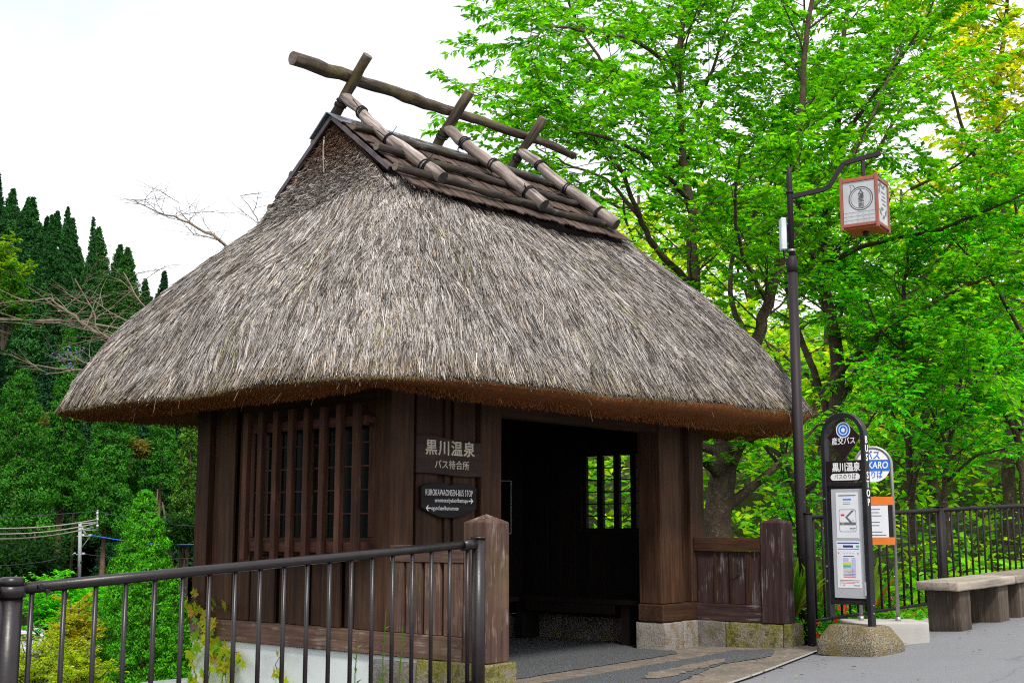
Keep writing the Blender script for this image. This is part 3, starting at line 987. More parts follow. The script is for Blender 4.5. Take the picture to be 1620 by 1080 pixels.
# sink the packed body a little below the straw
rows = [RV[k].copy() for k in range(NS)]
cx, cy, hx, hy, r_ = roof_params(0.0)
ex, ey, enx, eny = rr_eval(cx, cy, hx, hy, r_, uu)
En = np.stack([enx, eny, np.zeros_like(enx)], -1)
for k in range(NS):
    rows[k] = rows[k] - En * 0.07 - np.array([0, 0, 0.05])
def under_row(inset, z):
    x, y, nx, ny = rr_eval(cx, cy, hx - inset, hy - inset, max(r_ - inset * .6, .1), uu)
    wob = 0.012 * np.sin(uu * 23) + 0.01 * np.sin(uu * 57 + 1)
    return np.stack([x, y, np.full_like(x, 0) + z + wob], -1)
e0 = RV[0] - En * 0.02 - np.array([0, 0, 0.03])
c1 = under_row(0.10, 0.0)
c1[:, 2] = e0[:, 2] * 0.5 + 2.15 * 0.5
_notch = 0.05 * np.exp(-(((uu + 2) % 4 - 2) / 0.13) ** 2)
c2 = under_row(0.36, 2.145)
c2[:, 2] += _notch
c3 = under_row(0.55, 2.19)
c3[:, 2] += _notch
c4 = under_row(0.98, 2.33)
under = [c4, c3, c2, c1, e0]
allrows = under + rows[1:]
V = np.concatenate(allrows)
F, MI_ = [], []
nr = len(allrows)
for a in range(nr - 1):
    i = np.arange(NU)
    i2 = (i + 1) % NU
    F.append(np.stack([a * NU + i, a * NU + i2, (a + 1) * NU + i2, (a + 1) * NU + i], 1))
    MI_ += [1 if a < 4 else 0] * NU
F = np.concatenate(F)
me = mesh_np('thatch', V, F, mat_idx=MI_, smooth=True)
me.materials.append(M['under'])
me.materials.append(M['cut'])
THATCH = link('thatch', me, None, SH)

def straw_quads(P0, Dir, Nrm, L, W, roll):
    """flat straws: P0 root, Dir unit, Nrm unit-ish, arrays"""
    S = np.cross(Dir, Nrm)
    S /= np.linalg.norm(S, axis=1)[:, None] + 1e-9
    Nn = np.cross(S, Dir)
    S = S * np.cos(roll)[:, None] + Nn * np.sin(roll)[:, None]
    hw = S * (W / 2)[:, None]
    P1 = P0 + Dir * L[:, None]
    Vv = np.stack([P0 - hw, P0 + hw, P1 + hw * 0.6, P1 - hw * 0.6], 1).reshape(-1, 3)
    Ff = np.arange(len(P0) * 4).reshape(-1, 4)
    return Vv, Ff

def make_straw(n, u_lo, u_hi, seed, lift=0.026, lmin=0.09, lmax=0.23):
    g = np.random.default_rng(seed)
    u = g.uniform(u_lo, u_hi, n)
    s = g.uniform(-0.01, 1.02, n)
    # fewer where the ring is shorter
    keep = g.random(n) < (1 - 0.40 * np.clip(s, 0, 1))
    u, s = u[keep], s[keep]
    n = len(u)
    d = 0.01
    L = g.uniform(lmin, lmax, n)
    s = np.maximum(s, 0.52 * L / 2.1 + g.normal(0, 0.009, n))      # trimmed along the eave
    p = roof_pt(u, np.clip(s, 0, 1)) + 0
    pd = roof_pt(u, np.clip(s, 0, 1) - d) 
    pu = roof_pt(u + 0.004, np.clip(s, 0, 1))
    dn = pd - p
    dn /= np.linalg.norm(dn, axis=1)[:, None]
    tg = pu - p
    tg /= np.linalg.norm(tg, axis=1)[:, None] + 1e-9
    nr_ = np.cross(tg, -dn)
    nr_ /= np.linalg.norm(nr_, axis=1)[:, None]
    flip = np.where(nr_[:, 2] < 0, -1, 1)
    nr_ *= flip[:, None]
    # tufts: neighbours share an angle and a lift
    cell = np.floor(u * 60).astype(int) * 131 + np.floor(s * 22 + 0.5 * np.sin(u * 40)).astype(int)
    hsh = np.abs(np.sin(cell * 12.9898) * 43758.5453) % 1.0
    hs2 = np.abs(np.sin(cell * 78.233) * 12543.123) % 1.0
    ang = (hsh - 0.5) * 0.30 + g.normal(0, 0.15, n)
    up = (hs2 - 0.35) * lift * 2.2 + g.normal(0.0, 0.03, n)
    dr = dn * np.cos(ang)[:, None] + tg * np.sin(ang)[:, None] + nr_ * (0.04 + up)[:, None] * 1.2
    dr /= np.linalg.norm(dr, axis=1)[:, None]
    W = g.uniform(0.0036, 0.0080, n)
    base = p - dr * (L * 0.55)[:, None] + nr_ * (g.uniform(-0.085, -0.012, n) + 0.02 * (hs2 - .5))[:, None]
    roll = g.normal(0, 0.7, n)
    Vv, Ff = straw_quads(base, dr, nr_, L, W, roll)
    # weathered greys with some tan and dark stalks
    v = np.where(g.random(n) < 0.28, g.uniform(0.05, 0.17, n), np.clip(g.normal(0.385, 0.09, n), 0.15, 0.62)) * (0.72 + 0.5 * hsh)
    warm = g.random(n)
    c = np.stack([v * 1.03, v * 0.945, v * 0.885], 1)
    dk = v < 0.15
    c[dk] = np.stack([v[dk] * 1.18, v[dk] * 0.90, v[dk] * 0.68], 1)
    tan = (warm > 0.93) & ~dk
    c[tan] = np.stack([v[tan] * 1.08, v[tan] * 0.86, v[tan] * 0.62], 1)
    old = (s < 0.075) & (g.random(n) < 0.45)
    c[old] *= np.array([0.6, 0.52, 0.38])
    pit_shade = hs2 > 0.962
    c[pit_shade] *= 0.62  # scattered tufts darkened in colour to look like shaded hollows
    c *= (1 + 0.10 * np.sin(p[:, 0] * 1.7 + 2 * np.sin(p[:, 2] * 2.3)) * np.sin(p[:, 1] * 1.9 + p[:, 2] * 1.1))[:, None]
    moss = (np.sin(u * 9 + s * 5) * np.sin(u * 23 + 1) > 0.55) & (g.random(n) < 0.12)
    c[moss] *= np.array([0.75, 0.8, 0.45])
    return Vv, Ff, c

def join_np(parts):
    Vs, Fs, Cs, o = [], [], [], 0
    for v, f, c in parts:
        Vs.append(v); Fs.append(f + o); Cs.append(c)
        o += len(v)
    return np.concatenate(Vs), np.concatenate(Fs), np.concatenate(Cs)

parts = [make_straw(280000, -0.06, 1.05, 1), make_straw(210000, 2.95, 4.06, 2), make_straw(52000, 1.0, 3.0, 3, lmin=.25, lmax=.45)]
V, F, Cc = join_np(parts)
me = mesh_np('straw', V, F, Cc)
me.materials.append(M['straw'])
tag(link('straw', me, None, THATCH), kind='stuff')

# short cut stalks along the eave face, plus loose wisps
def eave_bits(n, seed):
    g = np.random.default_rng(seed)
    u = g.uniform(0, 4, n)
    t = g.beta(1.0, 1.0, n)
    x0, y0, nx, ny = rr_eval(cx, cy, hx, hy, r_, u)
    e = roof_pt(u, np.zeros(n))
    inset = 0.34 * t
    zc = e[:, 2] * (1 - t) + (2.15 + 0.05 * np.exp(-(((u + 2) % 4 - 2) / 0.13) ** 2)) * t - 0.015
    p = np.stack([x0 - nx * (inset + .02), y0 - ny * (inset + .02), zc], 1)
    dr = np.stack([nx * 0.35, ny * 0.35, -np.ones(n) * 0.9], 1) + g.normal(0, 0.28, (n, 3))
    dr /= np.linalg.norm(dr, axis=1)[:, None]
    L = g.uniform(0.012, 0.032, n)
    wl = g.random(n) < 0.0012
    L[wl] = g.uniform(0.07, 0.13, wl.sum())
    W = g.uniform(0.0035, 0.007, n)
    nrm = np.stack([nx, ny, -0.4 * np.ones(n)], 1)
    Vv, Ff = straw_quads(p, dr, nrm, L, W, g.normal(0, 0.8, n))
    v = g.uniform(0.35, 1.35, n)
    c = np.stack([0.29 * v, 0.098 * v, 0.024 * v], 1)
    ol = t < 0.16
    c[ol] = np.stack([0.13 * v[ol], 0.10 * v[ol], 0.045 * v[ol]], 1)
    c[wl] = np.array([0.3, 0.2, 0.12])
    return Vv, Ff, c
V, F, Cc = eave_bits(60000, 5)
me = mesh_np('eave_fringe', V, F, Cc)
me.materials.append(M['straw'])
tag(link('eave_fringe', me, None, THATCH), kind='stuff')

# gable ends: triangles of brushed thatch flaring into the hips
RIDGE_Z = 4.80
def ridge_z(x): return RIDGE_Z + TILT * (x - 0.4)
def gable(xa, sgn, seed):
    bm = bmesh.new()
    g = np.random.default_rng(seed)
    nz, ny_ = 16, 18
    vs = {}
    for i in range(nz + 1):
        t = i / nz                                    # 0 base .. 1 apex
        z = TOPZ - 0.12 + (ridge_z(xa) - 0.03 - TOPZ + 0.12) * t
        half = 0.87 * (1 - t) + 0.02
        flare = 0.13 * (1 - t) ** 2.0
        for j in range(ny_ + 1):
            y = CYR + half * (2 * j / ny_ - 1)
            vs[i, j] = bm.verts.new((xa + sgn * (flare - 0.02) * (1 - 0.3 * abs(2 * j / ny_ - 1)), y, z))
    for i in range(nz):
        for j in range(ny_):
            f = bm.faces.new((vs[i, j], vs[i, j + 1], vs[i + 1, j + 1], vs[i + 1, j]))
            f.smooth = True
    bmesh.ops.recalc_face_normals(bm, faces=bm.faces[:])
    me = bpy.data.meshes.new('gable_end')
    bm.to_mesh(me)
    bm.free()
    me.materials.append(M['gable'])
    go = link('gable_end', me, None, SH)
    n = 20000
    t = 1 - np.sqrt(g.random(n))
    y = CYR + (1 - t) * 0.87 * g.uniform(-1, 1, n)
    z = TOPZ - 0.12 + (ridge_z(xa) - 0.03 - TOPZ + 0.12) * t
    x = xa + sgn * (0.13 * (1 - t) ** 2.0 - 0.03)
    p = np.stack([x, y, z], 1)
    dr = np.stack([sgn * np.ones(n) * 0.75, g.normal(0, 0.35, n), -0.75 + g.normal(0, 0.3, n)], 1)
    dr /= np.linalg.norm(dr, axis=1)[:, None]
    L = g.uniform(0.03, 0.085, n) * (1.5 - t * .6)
    Vv, Ff = straw_quads(p, dr, np.tile([sgn, 0, 0.5], (n, 1)).astype(float), L, g.uniform(.004, .008, n), g.normal(0, .7, n))
    v = g.uniform(0.3, 1.35, n)
    c = np.stack([0.155 * v, 0.09 * v, 0.058 * v], 1)
    gy = (g.random(n) < np.clip((0.74 - t) * 1.9, 0, 0.95))
    c[gy] = np.stack([0.37 * v[gy], 0.335 * v[gy], 0.305 * v[gy]], 1)
    me = mesh_np('gable_straw', Vv, Ff, c)
    me.materials.append(M['straw'])
    tag(link('gable_straw', me, None, go), kind='stuff')
    return go
gable(XL + 0.03, -1, 41)
gable(XRR - 0.03, 1, 42)
me = many_tubes('loose_stalk', [(np.array([[XL - .14, CYR - .07, 4.56], [XL - .19, CYR - .12, 4.42], [XL - .22, CYR - .17, 4.20]]), 0.006, 4)], M['log'])
link('loose_stalk', me, None, SH)

# shingled ridge cap
SLOPE = 0.814
CAP = empty('ridge_cap')
CAP.parent = SH
cs, sn = math.cos(math.atan(SLOPE)), math.sin(math.atan(SLOPE))
SL = 1.335                       # slope length
def cap_pt(x, d, off, side):
    """point on the cap: d metres down the slope from the ridge, off above the surface"""
    y = CYR + side * (d * cs + off * sn)
    z = ridge_z(x) - d * sn + off * cs
    return Vector((x, y, z))
for side in (-1, 1):
    # deck under the shingles
    bm = bmesh.new()
    q = [cap_pt(XL + .09, 0, -.03, side), cap_pt(XRR - .09, 0, -.03, side), cap_pt(XRR - .09, SL - .05, -.03, side), cap_pt(XL + .09, SL - .05, -.03, side)]
    q2 = [cap_pt(XL + .09, 0.03, -.08, side), cap_pt(XRR - .09, 0.03, -.08, side), cap_pt(XRR - .09, SL - .05, -.08, side), cap_pt(XL + .09, SL - .05, -.08, side)]
    a = [bm.verts.new(v) for v in q]
    b = [bm.verts.new(v) for v in q2]
    bm.faces.new(a); bm.faces.new(b[::-1])
    for k in range(4):
        bm.faces.new((a[k], b[k], b[(k+1) % 4], a[(k+1) % 4]))
    bmesh.ops.recalc_face_normals(bm, faces=bm.faces[:])
    me = bpy.data.meshes.new('deck'); bm.to_mesh(me); bm.free()
    me.materials.append(M['interior'])
    link('deck', me, None, CAP)
    ncol = 36
    w0 = (XRR - XL - 0.02) / ncol
    rr = random.Random(side + 5)
    variants = [box_mesh(w0 * f, 0.50, 0.014, 0.003, M['shingle']) for f in (0.84, 0.90, 0.95)]
    for course in range(3):
        for k in range(ncol):
            xx = XL + 0.01 + (k + 0.5) * w0 + rr.uniform(-.006, .006) + (0.5 * w0 if course % 2 and k < ncol - 1 else 0)
            dd = SL - 0.24 - course * 0.41 + rr.uniform(-.03, .022)
            o = link('shingle', variants[rr.randrange(3)], None, CAP, cap_pt(xx, dd, 0.012 + course * 0.006 + rr.uniform(0, .006), side))
            o.rotation_euler = (side * -math.atan(SLOPE) + side * 0.03 + rr.uniform(-.012, .012), 0, rr.uniform(-.025, .025))
    # edge board along the rake, at both gable ends
    for xe in (XL, XRR):
        bm = bmesh.new()
        a = []
        for (dx, off) in ((-.010, -.024), (.010, -.024), (.010, .014), (-.010, .014)):
            a.append([bm.verts.new(cap_pt(xe + dx, d_, off, side)) for d_ in (0.0, SL - .36)])
        for k in range(4):
            bm.faces.new((a[k][0], a[k][1], a[(k+1) % 4][1], a[(k+1) % 4][0]))
        bm.faces.new([a[k][0] for k in range(4)]); bm.faces.new([a[k][1] for k in range(4)])
        bmesh.ops.recalc_face_normals(bm, faces=bm.faces[:])
        me = bpy.data.meshes.new('rake_edge'); bm.to_mesh(me); bm.free()
        me.materials.append(M['barge'])
        link('rake_edge', me, None, CAP)
# metal flashing over the ridge
bm = bmesh.new()
prof = [(-0.20, 0.035), (-0.20, 0.045), (0.0, 0.06), (0.30, 0.045), (0.30, 0.035), (0.0, 0.045)]
rows_ = []
for xe in (XL - 0.035, XRR + 0.035):
    rw = []
    for d_, off in prof:
        sd = -1 if d_ < 0 else 1
        rw.append(bm.verts.new(cap_pt(xe, abs(d_), off, sd)))
    rows_.append(rw)
for k in range(6):
    bm.faces.new((rows_[0][k], rows_[1][k], rows_[1][(k+1) % 6], rows_[0][(k+1) % 6]))
bm.faces.new(rows_[0]); bm.faces.new(rows_[1])
bmesh.ops.recalc_face_normals(bm, faces=bm.faces[:])
me = bpy.data.meshes.new('ridge_flashing'); bm.to_mesh(me); bm.free()
me.materials.append(M['flash'])
link('ridge_flashing', me, None, CAP)

# batten logs on both slopes, crossed logs, the ridge pole
LM = [M['log_dark'], M['endgrain_pale']]
for side in (-1, 1):
    for k, (d_, x0, x1) in enumerate(((0.34, XL - .02 + .07 * (side > 0), 3.47), (0.74, XL - .03 + .09 * (side > 0), 3.47), (1.14, XL - .10 + .17 * (side > 0), 3.36))):
        a = cap_pt(x0, d_, 0.075, side)
        b = cap_pt(x1, d_ + 0.01, 0.07, side)
        log_obj('batten_log', a, b, 0.037, [M['log_pale'], M['endgrain_pale']], SH, 60 + k + side, 0.012, 0.9, 20)
LF = [M['log'], M['endgrain']]
xs_cross = (0.66, 2.02, 3.16)
for k, xc in enumerate(xs_cross):
    # the log that lies on the front slope
    a = Vector((xc + 0.10, 1.20, ridge_z(xc) - 0.69))
    b = Vector((xc - 0.03, 2.33, ridge_z(xc) + 0.27))
    fl = log_obj('crossed_log', a, b, (0.058, 0.063, 0.064)[k], LF, SH, 80 + k, 0.012, 0.82)
    Lg = (b - a).length
    for m_, zz in enumerate((0.16, 0.50, 0.80)):
        ring('rope_tie', fl, zz * Lg, 0.066, M['rope'], 3, True, k * 7 + m_)
    # the log from the back slope, whose head rises in front of the ridge pole
    a = Vector((xc + 0.02, 3.24, ridge_z(xc) - 0.73))
    b = Vector((xc - 0.02, 2.035, ridge_z(xc) + 0.585))
    bl = log_obj('crossed_log', a, b, 0.051, LM, SH, 90 + k, -0.01, 0.95)
    ring('rope_tie', bl, (b - a).length * 0.72, 0.066, M['rope'], 4, False, k + 50)
    for m_, zz in enumerate((0.12, 0.42)):
        ring('rope_tie', bl, zz * (b - a).length, 0.06, M['rope'], 2, False, k + 60 + m_)
log_obj('ridge_pole', (-0.03, 2.27, 5.225), (3.95, 2.27, 5.275), 0.063, LM, SH, 99, 0.02, 0.64, 30)

# ------------------------------------------------------------------ boards with the stop's name
NB = empty('name_board', (*loc2w(0.667, 1.0), 1.746), GA, 'brown wooden board with large pale carved characters, on the front wall', 'sign')
def board(name, w, h, th, mat, parent, seed, shape='wavy'):
    rr = random.Random(seed)
    pts = []
    n = 16
    for k in range(n + 1):
        t = k / n
        x = -w/2 + w * t
        if shape == 'wavy': z = h/2 + 0.010 * math.sin(t * 7) - 0.03 * t * t + rr.uniform(-.002, .002)
        else: z = h/2 - 0.035 * abs(2 * t - 1) ** 5 - 0.02 * math.exp(-((t - .5) / .05) ** 2) + rr.uniform(-.002, .002)
        pts.append((x, z))
    for k in range(n + 1):
        t = 1 - k / n
        x = -w/2 + w * t
        if shape == 'wavy': z = -h/2 + 0.008 * math.sin(t * 5 + 1) + rr.uniform(-.002, .002)
        else: z = -h/2 + 0.075 * max(0, abs(2 * t - 1) - .25) ** 1.4 / .67 + rr.uniform(-.002, .002)
        pts.append((x, z))
    return link(name, poly_prism(name, pts, th, [mat], 0.004), None, parent, (0, 0, 0))
RX = (R(90), 0, 0)
b_ = board('board', 0.765, 0.30, 0.03, M['signwood'], NB, 3)
text_obj('lettering', '黒川温泉', 0.128, M['cream'], NB, (-0.0, -0.002, 0.055), RX, sx=1.0, ext=0.003, bold=0.0022, maxw=0.575, space=1.12)
text_obj('lettering', 'バス待合所', 0.075, M['cream'], NB, (0.02, -0.002, -0.073), RX, ext=0.002, bold=0.0005, maxw=0.40)
DB = empty('direction_board', (*loc2w(0.665, 1.0), 1.395), GA, 'dark board with white Roman letters and two arrows, below the name board', 'sign')
board('board', 0.64, 0.275, 0.028, M['signdark'], DB, 8, 'shield')
text_obj('lettering', 'KUROKAWAONSEN-BUS STOP', 0.072, M['white'], DB, (-0.005, -0.0015, 0.057), RX, ext=0.001, bold=-0.0006, maxw=0.545, space=1.08)
text_obj('lettering', 'senomoto/yufuin/bettupu', 0.047, M['white'], DB, (0.02, -0.0015, -0.002), RX, ext=0.001, bold=0, maxw=0.385, space=1.08)
text_obj('lettering', 'oguni/aso/kumamoto', 0.047, M['white'], DB, (-0.055, -0.0015, -0.064), RX, ext=0.001, bold=0, maxw=0.31, space=1.08)
def arrow(parent, x, z, sgn, s=0.026):
    bm = bmesh.new()
    for pts in ([(-s, -.18*s), (.55*s, -.18*s), (.55*s, .18*s), (-s, .18*s)],
                [(s*1.1, 0), (.25*s, .85*s), (-.1*s, .85*s), (.55*s, 0), (-.1*s, -.85*s), (.25*s, -.85*s)]):
        fc = bm.faces.new([bm.verts.new((sgn * px, -0.003 if len(pts) == 4 else -0.0034, pz)) for px, pz in pts])
    bmesh.ops.recalc_face_normals(bm, faces=bm.faces[:])
    me = bpy.data.meshes.new('arrow'); bm.to_mesh(me); bm.free()
    me.materials.append(M['white'])
    link('arrow', me, None, parent, (x, 0, z))
arrow(DB, 0.245, -0.002, 1)
arrow(DB, -0.245, -0.064, -1)

# inside: two benches and a framed notice
IB = empty('indoor_bench', (*loc2w(4.0, 2.3), 0.014), GA, 'dark plank bench along the window wall inside the shelter', 'bench')
box('seat', -0.18, 0.19, -0.9, 0.95, 0.40, 0.45, M['interior'], IB)
for yy in (-0.7, 0.7):
    box('leg', -0.13, 0.15, yy - .05, yy + .05, 0, 0.398, M['interior'], IB)
box('front_board', -0.172, -0.15, -0.6, 0.6, 0.30, 0.398, M['interior'], IB)
IB2 = empty('indoor_bench', (*loc2w(1.95, 3.0), 0.014), GA, 'dark plank bench along the rear wall inside the shelter', 'bench')
box('seat', -1.7, 1.7, -0.18, 0.18, 0.40, 0.45, M['interior'], IB2)
for xx in (-1.4, 0, 1.4):
    box('leg', xx - .05, xx + .05, -0.13, 0.15, 0, 0.398, M['interior'], IB2)
PF = empty('framed_notice', (*loc2w(3.93, 3.345), 1.42), GA, 'thin framed glazed notice hanging on the shelter rear wall', 'notice')
for (a, b, c, d) in ((-.2, -.185, -.3, .3), (.185, .2, -.3, .3), (-.184, .184, .285, .3), (-.184, .184, -.3, -.285)):
    box('frame', a, b, -0.012, 0.008, c, d, M['pole_grey'], PF, 0.001)
box('glass_pane', -.184, .184, -0.002, 0.004, -.284, .284, M['glass'], PF, 0)
#P2

# ------------------------------------------------------------------ railings and fence
def v3(p2, z): return Vector((p2[0], p2[1], z))
def rail_run(root, A, B, zA, zB, n_bal, h, r_rail, r_bal, mat, low=0.10, origin=None, flat=False):
    """top rail, bottom rail and balusters between two points (2D + rail height)"""
    A, B = np.array(A), np.array(B)
    o = np.array(origin)
    def L(p, z): return (p[0] - o[0], p[1] - o[1], z - o[2])
    link('top_rail', tube_mesh('top_rail', [L(A + (B - A) * t, zA + (zB - zA) * t) for t in (0, .34, .67, 1)], r_rail, 14, mats=[mat]), None, root)
    link('bottom_rail', tube_mesh('bottom_rail', [L(A + (B - A) * t, zA + (zB - zA) * t - h + low) for t in (0, 1)], r_rail * 0.7, 10, mats=[mat]), None, root)
    bal = tube_mesh('baluster', [(0, 0, -h + low + .005), (0, 0, -h * .5), (0, 0, -r_rail * .5)], r_bal, 10, mats=[mat])
    for k in range(n_bal):
        t = (k + 0.62) / (n_bal + 0.24)
        p = A + (B - A) * t
        link('baluster', bal, None, root, L(p, zA + (zB - zA) * t))

LR = empty('bridge_railing', (RAIL_B[0], RAIL_B[1], 0.0), 0, 'brown tubular steel railing running down from the near post of the shelter', 'railing')
o3 = (RAIL_B[0], RAIL_B[1], 0.0)
rail_run(LR, RAIL_A, RAIL_B, 0.872, 1.07, 19, 1.02, 0.0285, 0.0135, M['rail'], origin=o3)
A2 = RAIL_A - _rd * 3.0
rail_run(LR, A2, RAIL_A, 0.872 - .15, 0.872, 17, 1.02, 0.0285, 0.0135, M['rail'], origin=o3)
d2 = RAIL_A - RAIL_B
me = tube_mesh('post', [(d2[0], d2[1], -.35), (d2[0], d2[1], .3), (d2[0], d2[1], .87)], 0.056, 20, mats=[M['rail']])
link('post', me, None, LR)
link('post_collar', tube_mesh('post_collar', [(d2[0], d2[1], .835), (d2[0], d2[1], .885), (d2[0], d2[1], .89)], [0.068, 0.068, 0.058], 20, mats=[M['rail']]), None, LR)
link('post_cap', tube_mesh('post_cap', [(d2[0], d2[1], .89), (d2[0], d2[1], .925), (d2[0], d2[1], .932)], [0.06, 0.06, 0.042], 20, mats=[M['rail']]), None, LR)
link('post', tube_mesh('post', [(0, 0, -.3), (0, 0, .4), (0, 0, 1.10)], 0.046, 20, mats=[M['rail']]), None, LR)
link('post_bracket', tube_mesh('post_bracket', [(-_rd[0] * .16, -_rd[1] * .16, 1.055), (-_rd[0] * .04, -_rd[1] * .04, 1.068)], 0.037, 14, mats=[M['rail']]), None, LR)
link('post_cap', tube_mesh('post_cap', [(0, 0, 1.10), (0, 0, 1.112), (0, 0, 1.118)], [0.052, 0.052, 0.03], 20, mats=[M['rail']]), None, LR)
for q in ((d2[0] + _rd[0] * .17, d2[1] + _rd[1] * .17, .86), (d2[0] + _rd[0] * .13, d2[1] + _rd[1] * .13, .885)):
    link('bolt', tube_mesh('bolt', [(q[0] + .02, q[1] - .028, q[2]), (q[0] + .035, q[1] - .04, q[2])], 0.012, 8, mats=[M['rail']]), None, LR)

FN = empty('roadside_fence', (FEN_A[0], FEN_A[1], 0.1), 0, 'dark steel baluster fence behind the bench and bus signs', 'fence')
fo = (FEN_A[0], FEN_A[1], 0.1)
Lf = 1.42
def fz(t): return 1.285 + 0.039 * t
posts = [0.0, 2.45, 4.9, 7.35, 9.8]
for k in range(4):
    a, b = posts[k], posts[k + 1]
    rail_run(FN, FEN_A + _fd * a, FEN_A + _fd * b, fz(a), fz(b), 17, 1.06, 0.024, 0.0125, M['rail_black'], 0.08, fo)
for k, t in enumerate(posts):
    p = FEN_A + _fd * t - np.array(fo[:2])
    zz = fz(t) - .1
    link('post', tube_mesh('post', [(p[0], p[1], -.45 + .036 * t), (p[0], p[1], .5), (p[0], p[1], zz + .03)], 0.042, 16, mats=[M['rail_black']]), None, FN)
    link('post_cap', tube_mesh('post_cap', [(p[0], p[1], zz + .03), (p[0], p[1], zz + .045)], 0.047, 16, mats=[M['rail_black']]), None, FN)

# ------------------------------------------------------------------ street lamp with a paper-lantern head
LPX, LPY = 2.915, 12.62
LMP = empty('street_lamp', (LPX, LPY, -0.05), 0, 'tall dark pole lamp with a red framed square lantern', 'street lamp')
lm = [M['lamp_steel']]
link('pole', tube_mesh('pole', [(0, 0, 0), (0, 0, 1.5), (0, 0, 3.93)], [0.057, 0.054, 0.050], 20, mats=lm), None, LMP)
link('pole_collar', tube_mesh('pole_collar', [(0, 0, 3.86), (0, 0, 3.93), (0, 0, 3.99), (0, 0, 4.03)], [0.056, 0.056, 0.053, 0.036], 20, mats=lm), None, LMP)
link('upper_pole', tube_mesh('upper_pole', [(0, 0, 4.0), (0, 0, 4.9), (0, 0, 4.93), (0, 0, 4.99)], [0.032, 0.030, 0.025, 0.010], 16, mats=lm), None, LMP)
link('pole_band', tube_mesh('pole_band', [(0, 0, 4.075), (0, 0, 4.10)], 0.039, 16, mats=[M['steel']]), None, LMP)
link('pole_band', tube_mesh('pole_band', [(0, 0, 4.70), (0, 0, 4.73)], 0.040, 16, mats=lm), None, LMP)
def bar_path(name, pts, w, h, mat, parent):
    bm = bmesh.new()
    rws = []
    for k, p in enumerate(pts):
        p = Vector(p)
        d = (Vector(pts[min(k + 1, len(pts) - 1)]) - Vector(pts[max(k - 1, 0)])).normalized()
        s = Vector((0, 1, 0)) if abs(d.y) < .9 else Vector((1, 0, 0))
        u = d.cross(s).normalized()
        s = u.cross(d).normalized()
        rws.append([bm.verts.new(p + s * a * w / 2 + u * b * h / 2) for a, b in ((-1, -1), (1, -1), (1, 1), (-1, 1))])
    for a, b in zip(rws, rws[1:]):
        for k in range(4):
            bm.faces.new((a[k], a[(k + 1) % 4], b[(k + 1) % 4], b[k]))
    bm.faces.new(rws[0]); bm.faces.new(rws[-1])
    bmesh.ops.recalc_face_normals(bm, faces=bm.faces[:])
    bmesh.ops.bevel(bm, geom=bm.edges[:], offset=0.004, segments=1, affect='EDGES', profile=0.5)
    me = bpy.data.meshes.new(name); bm.to_mesh(me); bm.free()
    me.materials.append(mat)
    return link(name, me, None, parent)
# the arm reaches right and a little towards the road
ax_, ay_ = 0.966, -0.26
def AP(r, z): return (r * ax_, r * ay_, z)
bar_path('arm', [AP(0.02, 4.665), AP(.34, 4.72), AP(.40, 4.745), AP(.545, 4.97), AP(.60, 4.995), AP(.93, 5.065)], 0.045, 0.05, M['lamp_steel'], LMP)
bar_path('hanger', [AP(.75, 5.01), AP(.75, 4.78)], 0.035, 0.035, M['lamp_steel'], LMP)
LN = empty('lantern')
LN.parent = LMP
LN.location = AP(.75, 4.25)
LN.rotation_euler = (0, 0, R(-33.5))
s_, h_ = 0.182, 0.5
zl = 0.02
for a in (-1, 1):
    for b in (-1, 1):
        box('corner_bar', a * s_ - .015, a * s_ + .015, b * s_ - .015, b * s_ + .015, -0.015, 0.545, M['lantern_red'], LN)
for zz in (0.03, 0.50):
    for a in (-1, 1):
        box('frame_bar', -s_ + .019, s_ - .019, a * s_ - .014, a * s_ + .014, zz - .016, zz + .016, M['lantern_red'], LN, .002)
        box('frame_bar', a * s_ - .014, a * s_ + .014, -s_ + .019, s_ - .019, zz - .016, zz + .016, M['lantern_red'], LN, .002)
for a in (-1, 1):
    box('pane', -s_ + .019, s_ - .019, a * s_ - .003, a * s_ + .003, 0.047, 0.483, M['milk'], LN, 0)
    box('pane', a * s_ - .003, a * s_ + .003, -s_ + .019, s_ - .019, 0.047, 0.483, M['milk'], LN, 0)
box('base_board', -s_ + .012, s_ - .012, -s_ + .012, s_ - .012, -0.004, 0.013, M['lantern_floor'], LN, 0)
box('top_board', -s_ + .012, s_ - .012, -s_ + .012, s_ - .012, 0.517, 0.532, M['lantern_floor'], LN, 0)
link('finial', tube_mesh('finial', [(0, 0, -.05), (0, 0, -.004)], [0.03, 0.03], 10, mats=lm), None, LN)
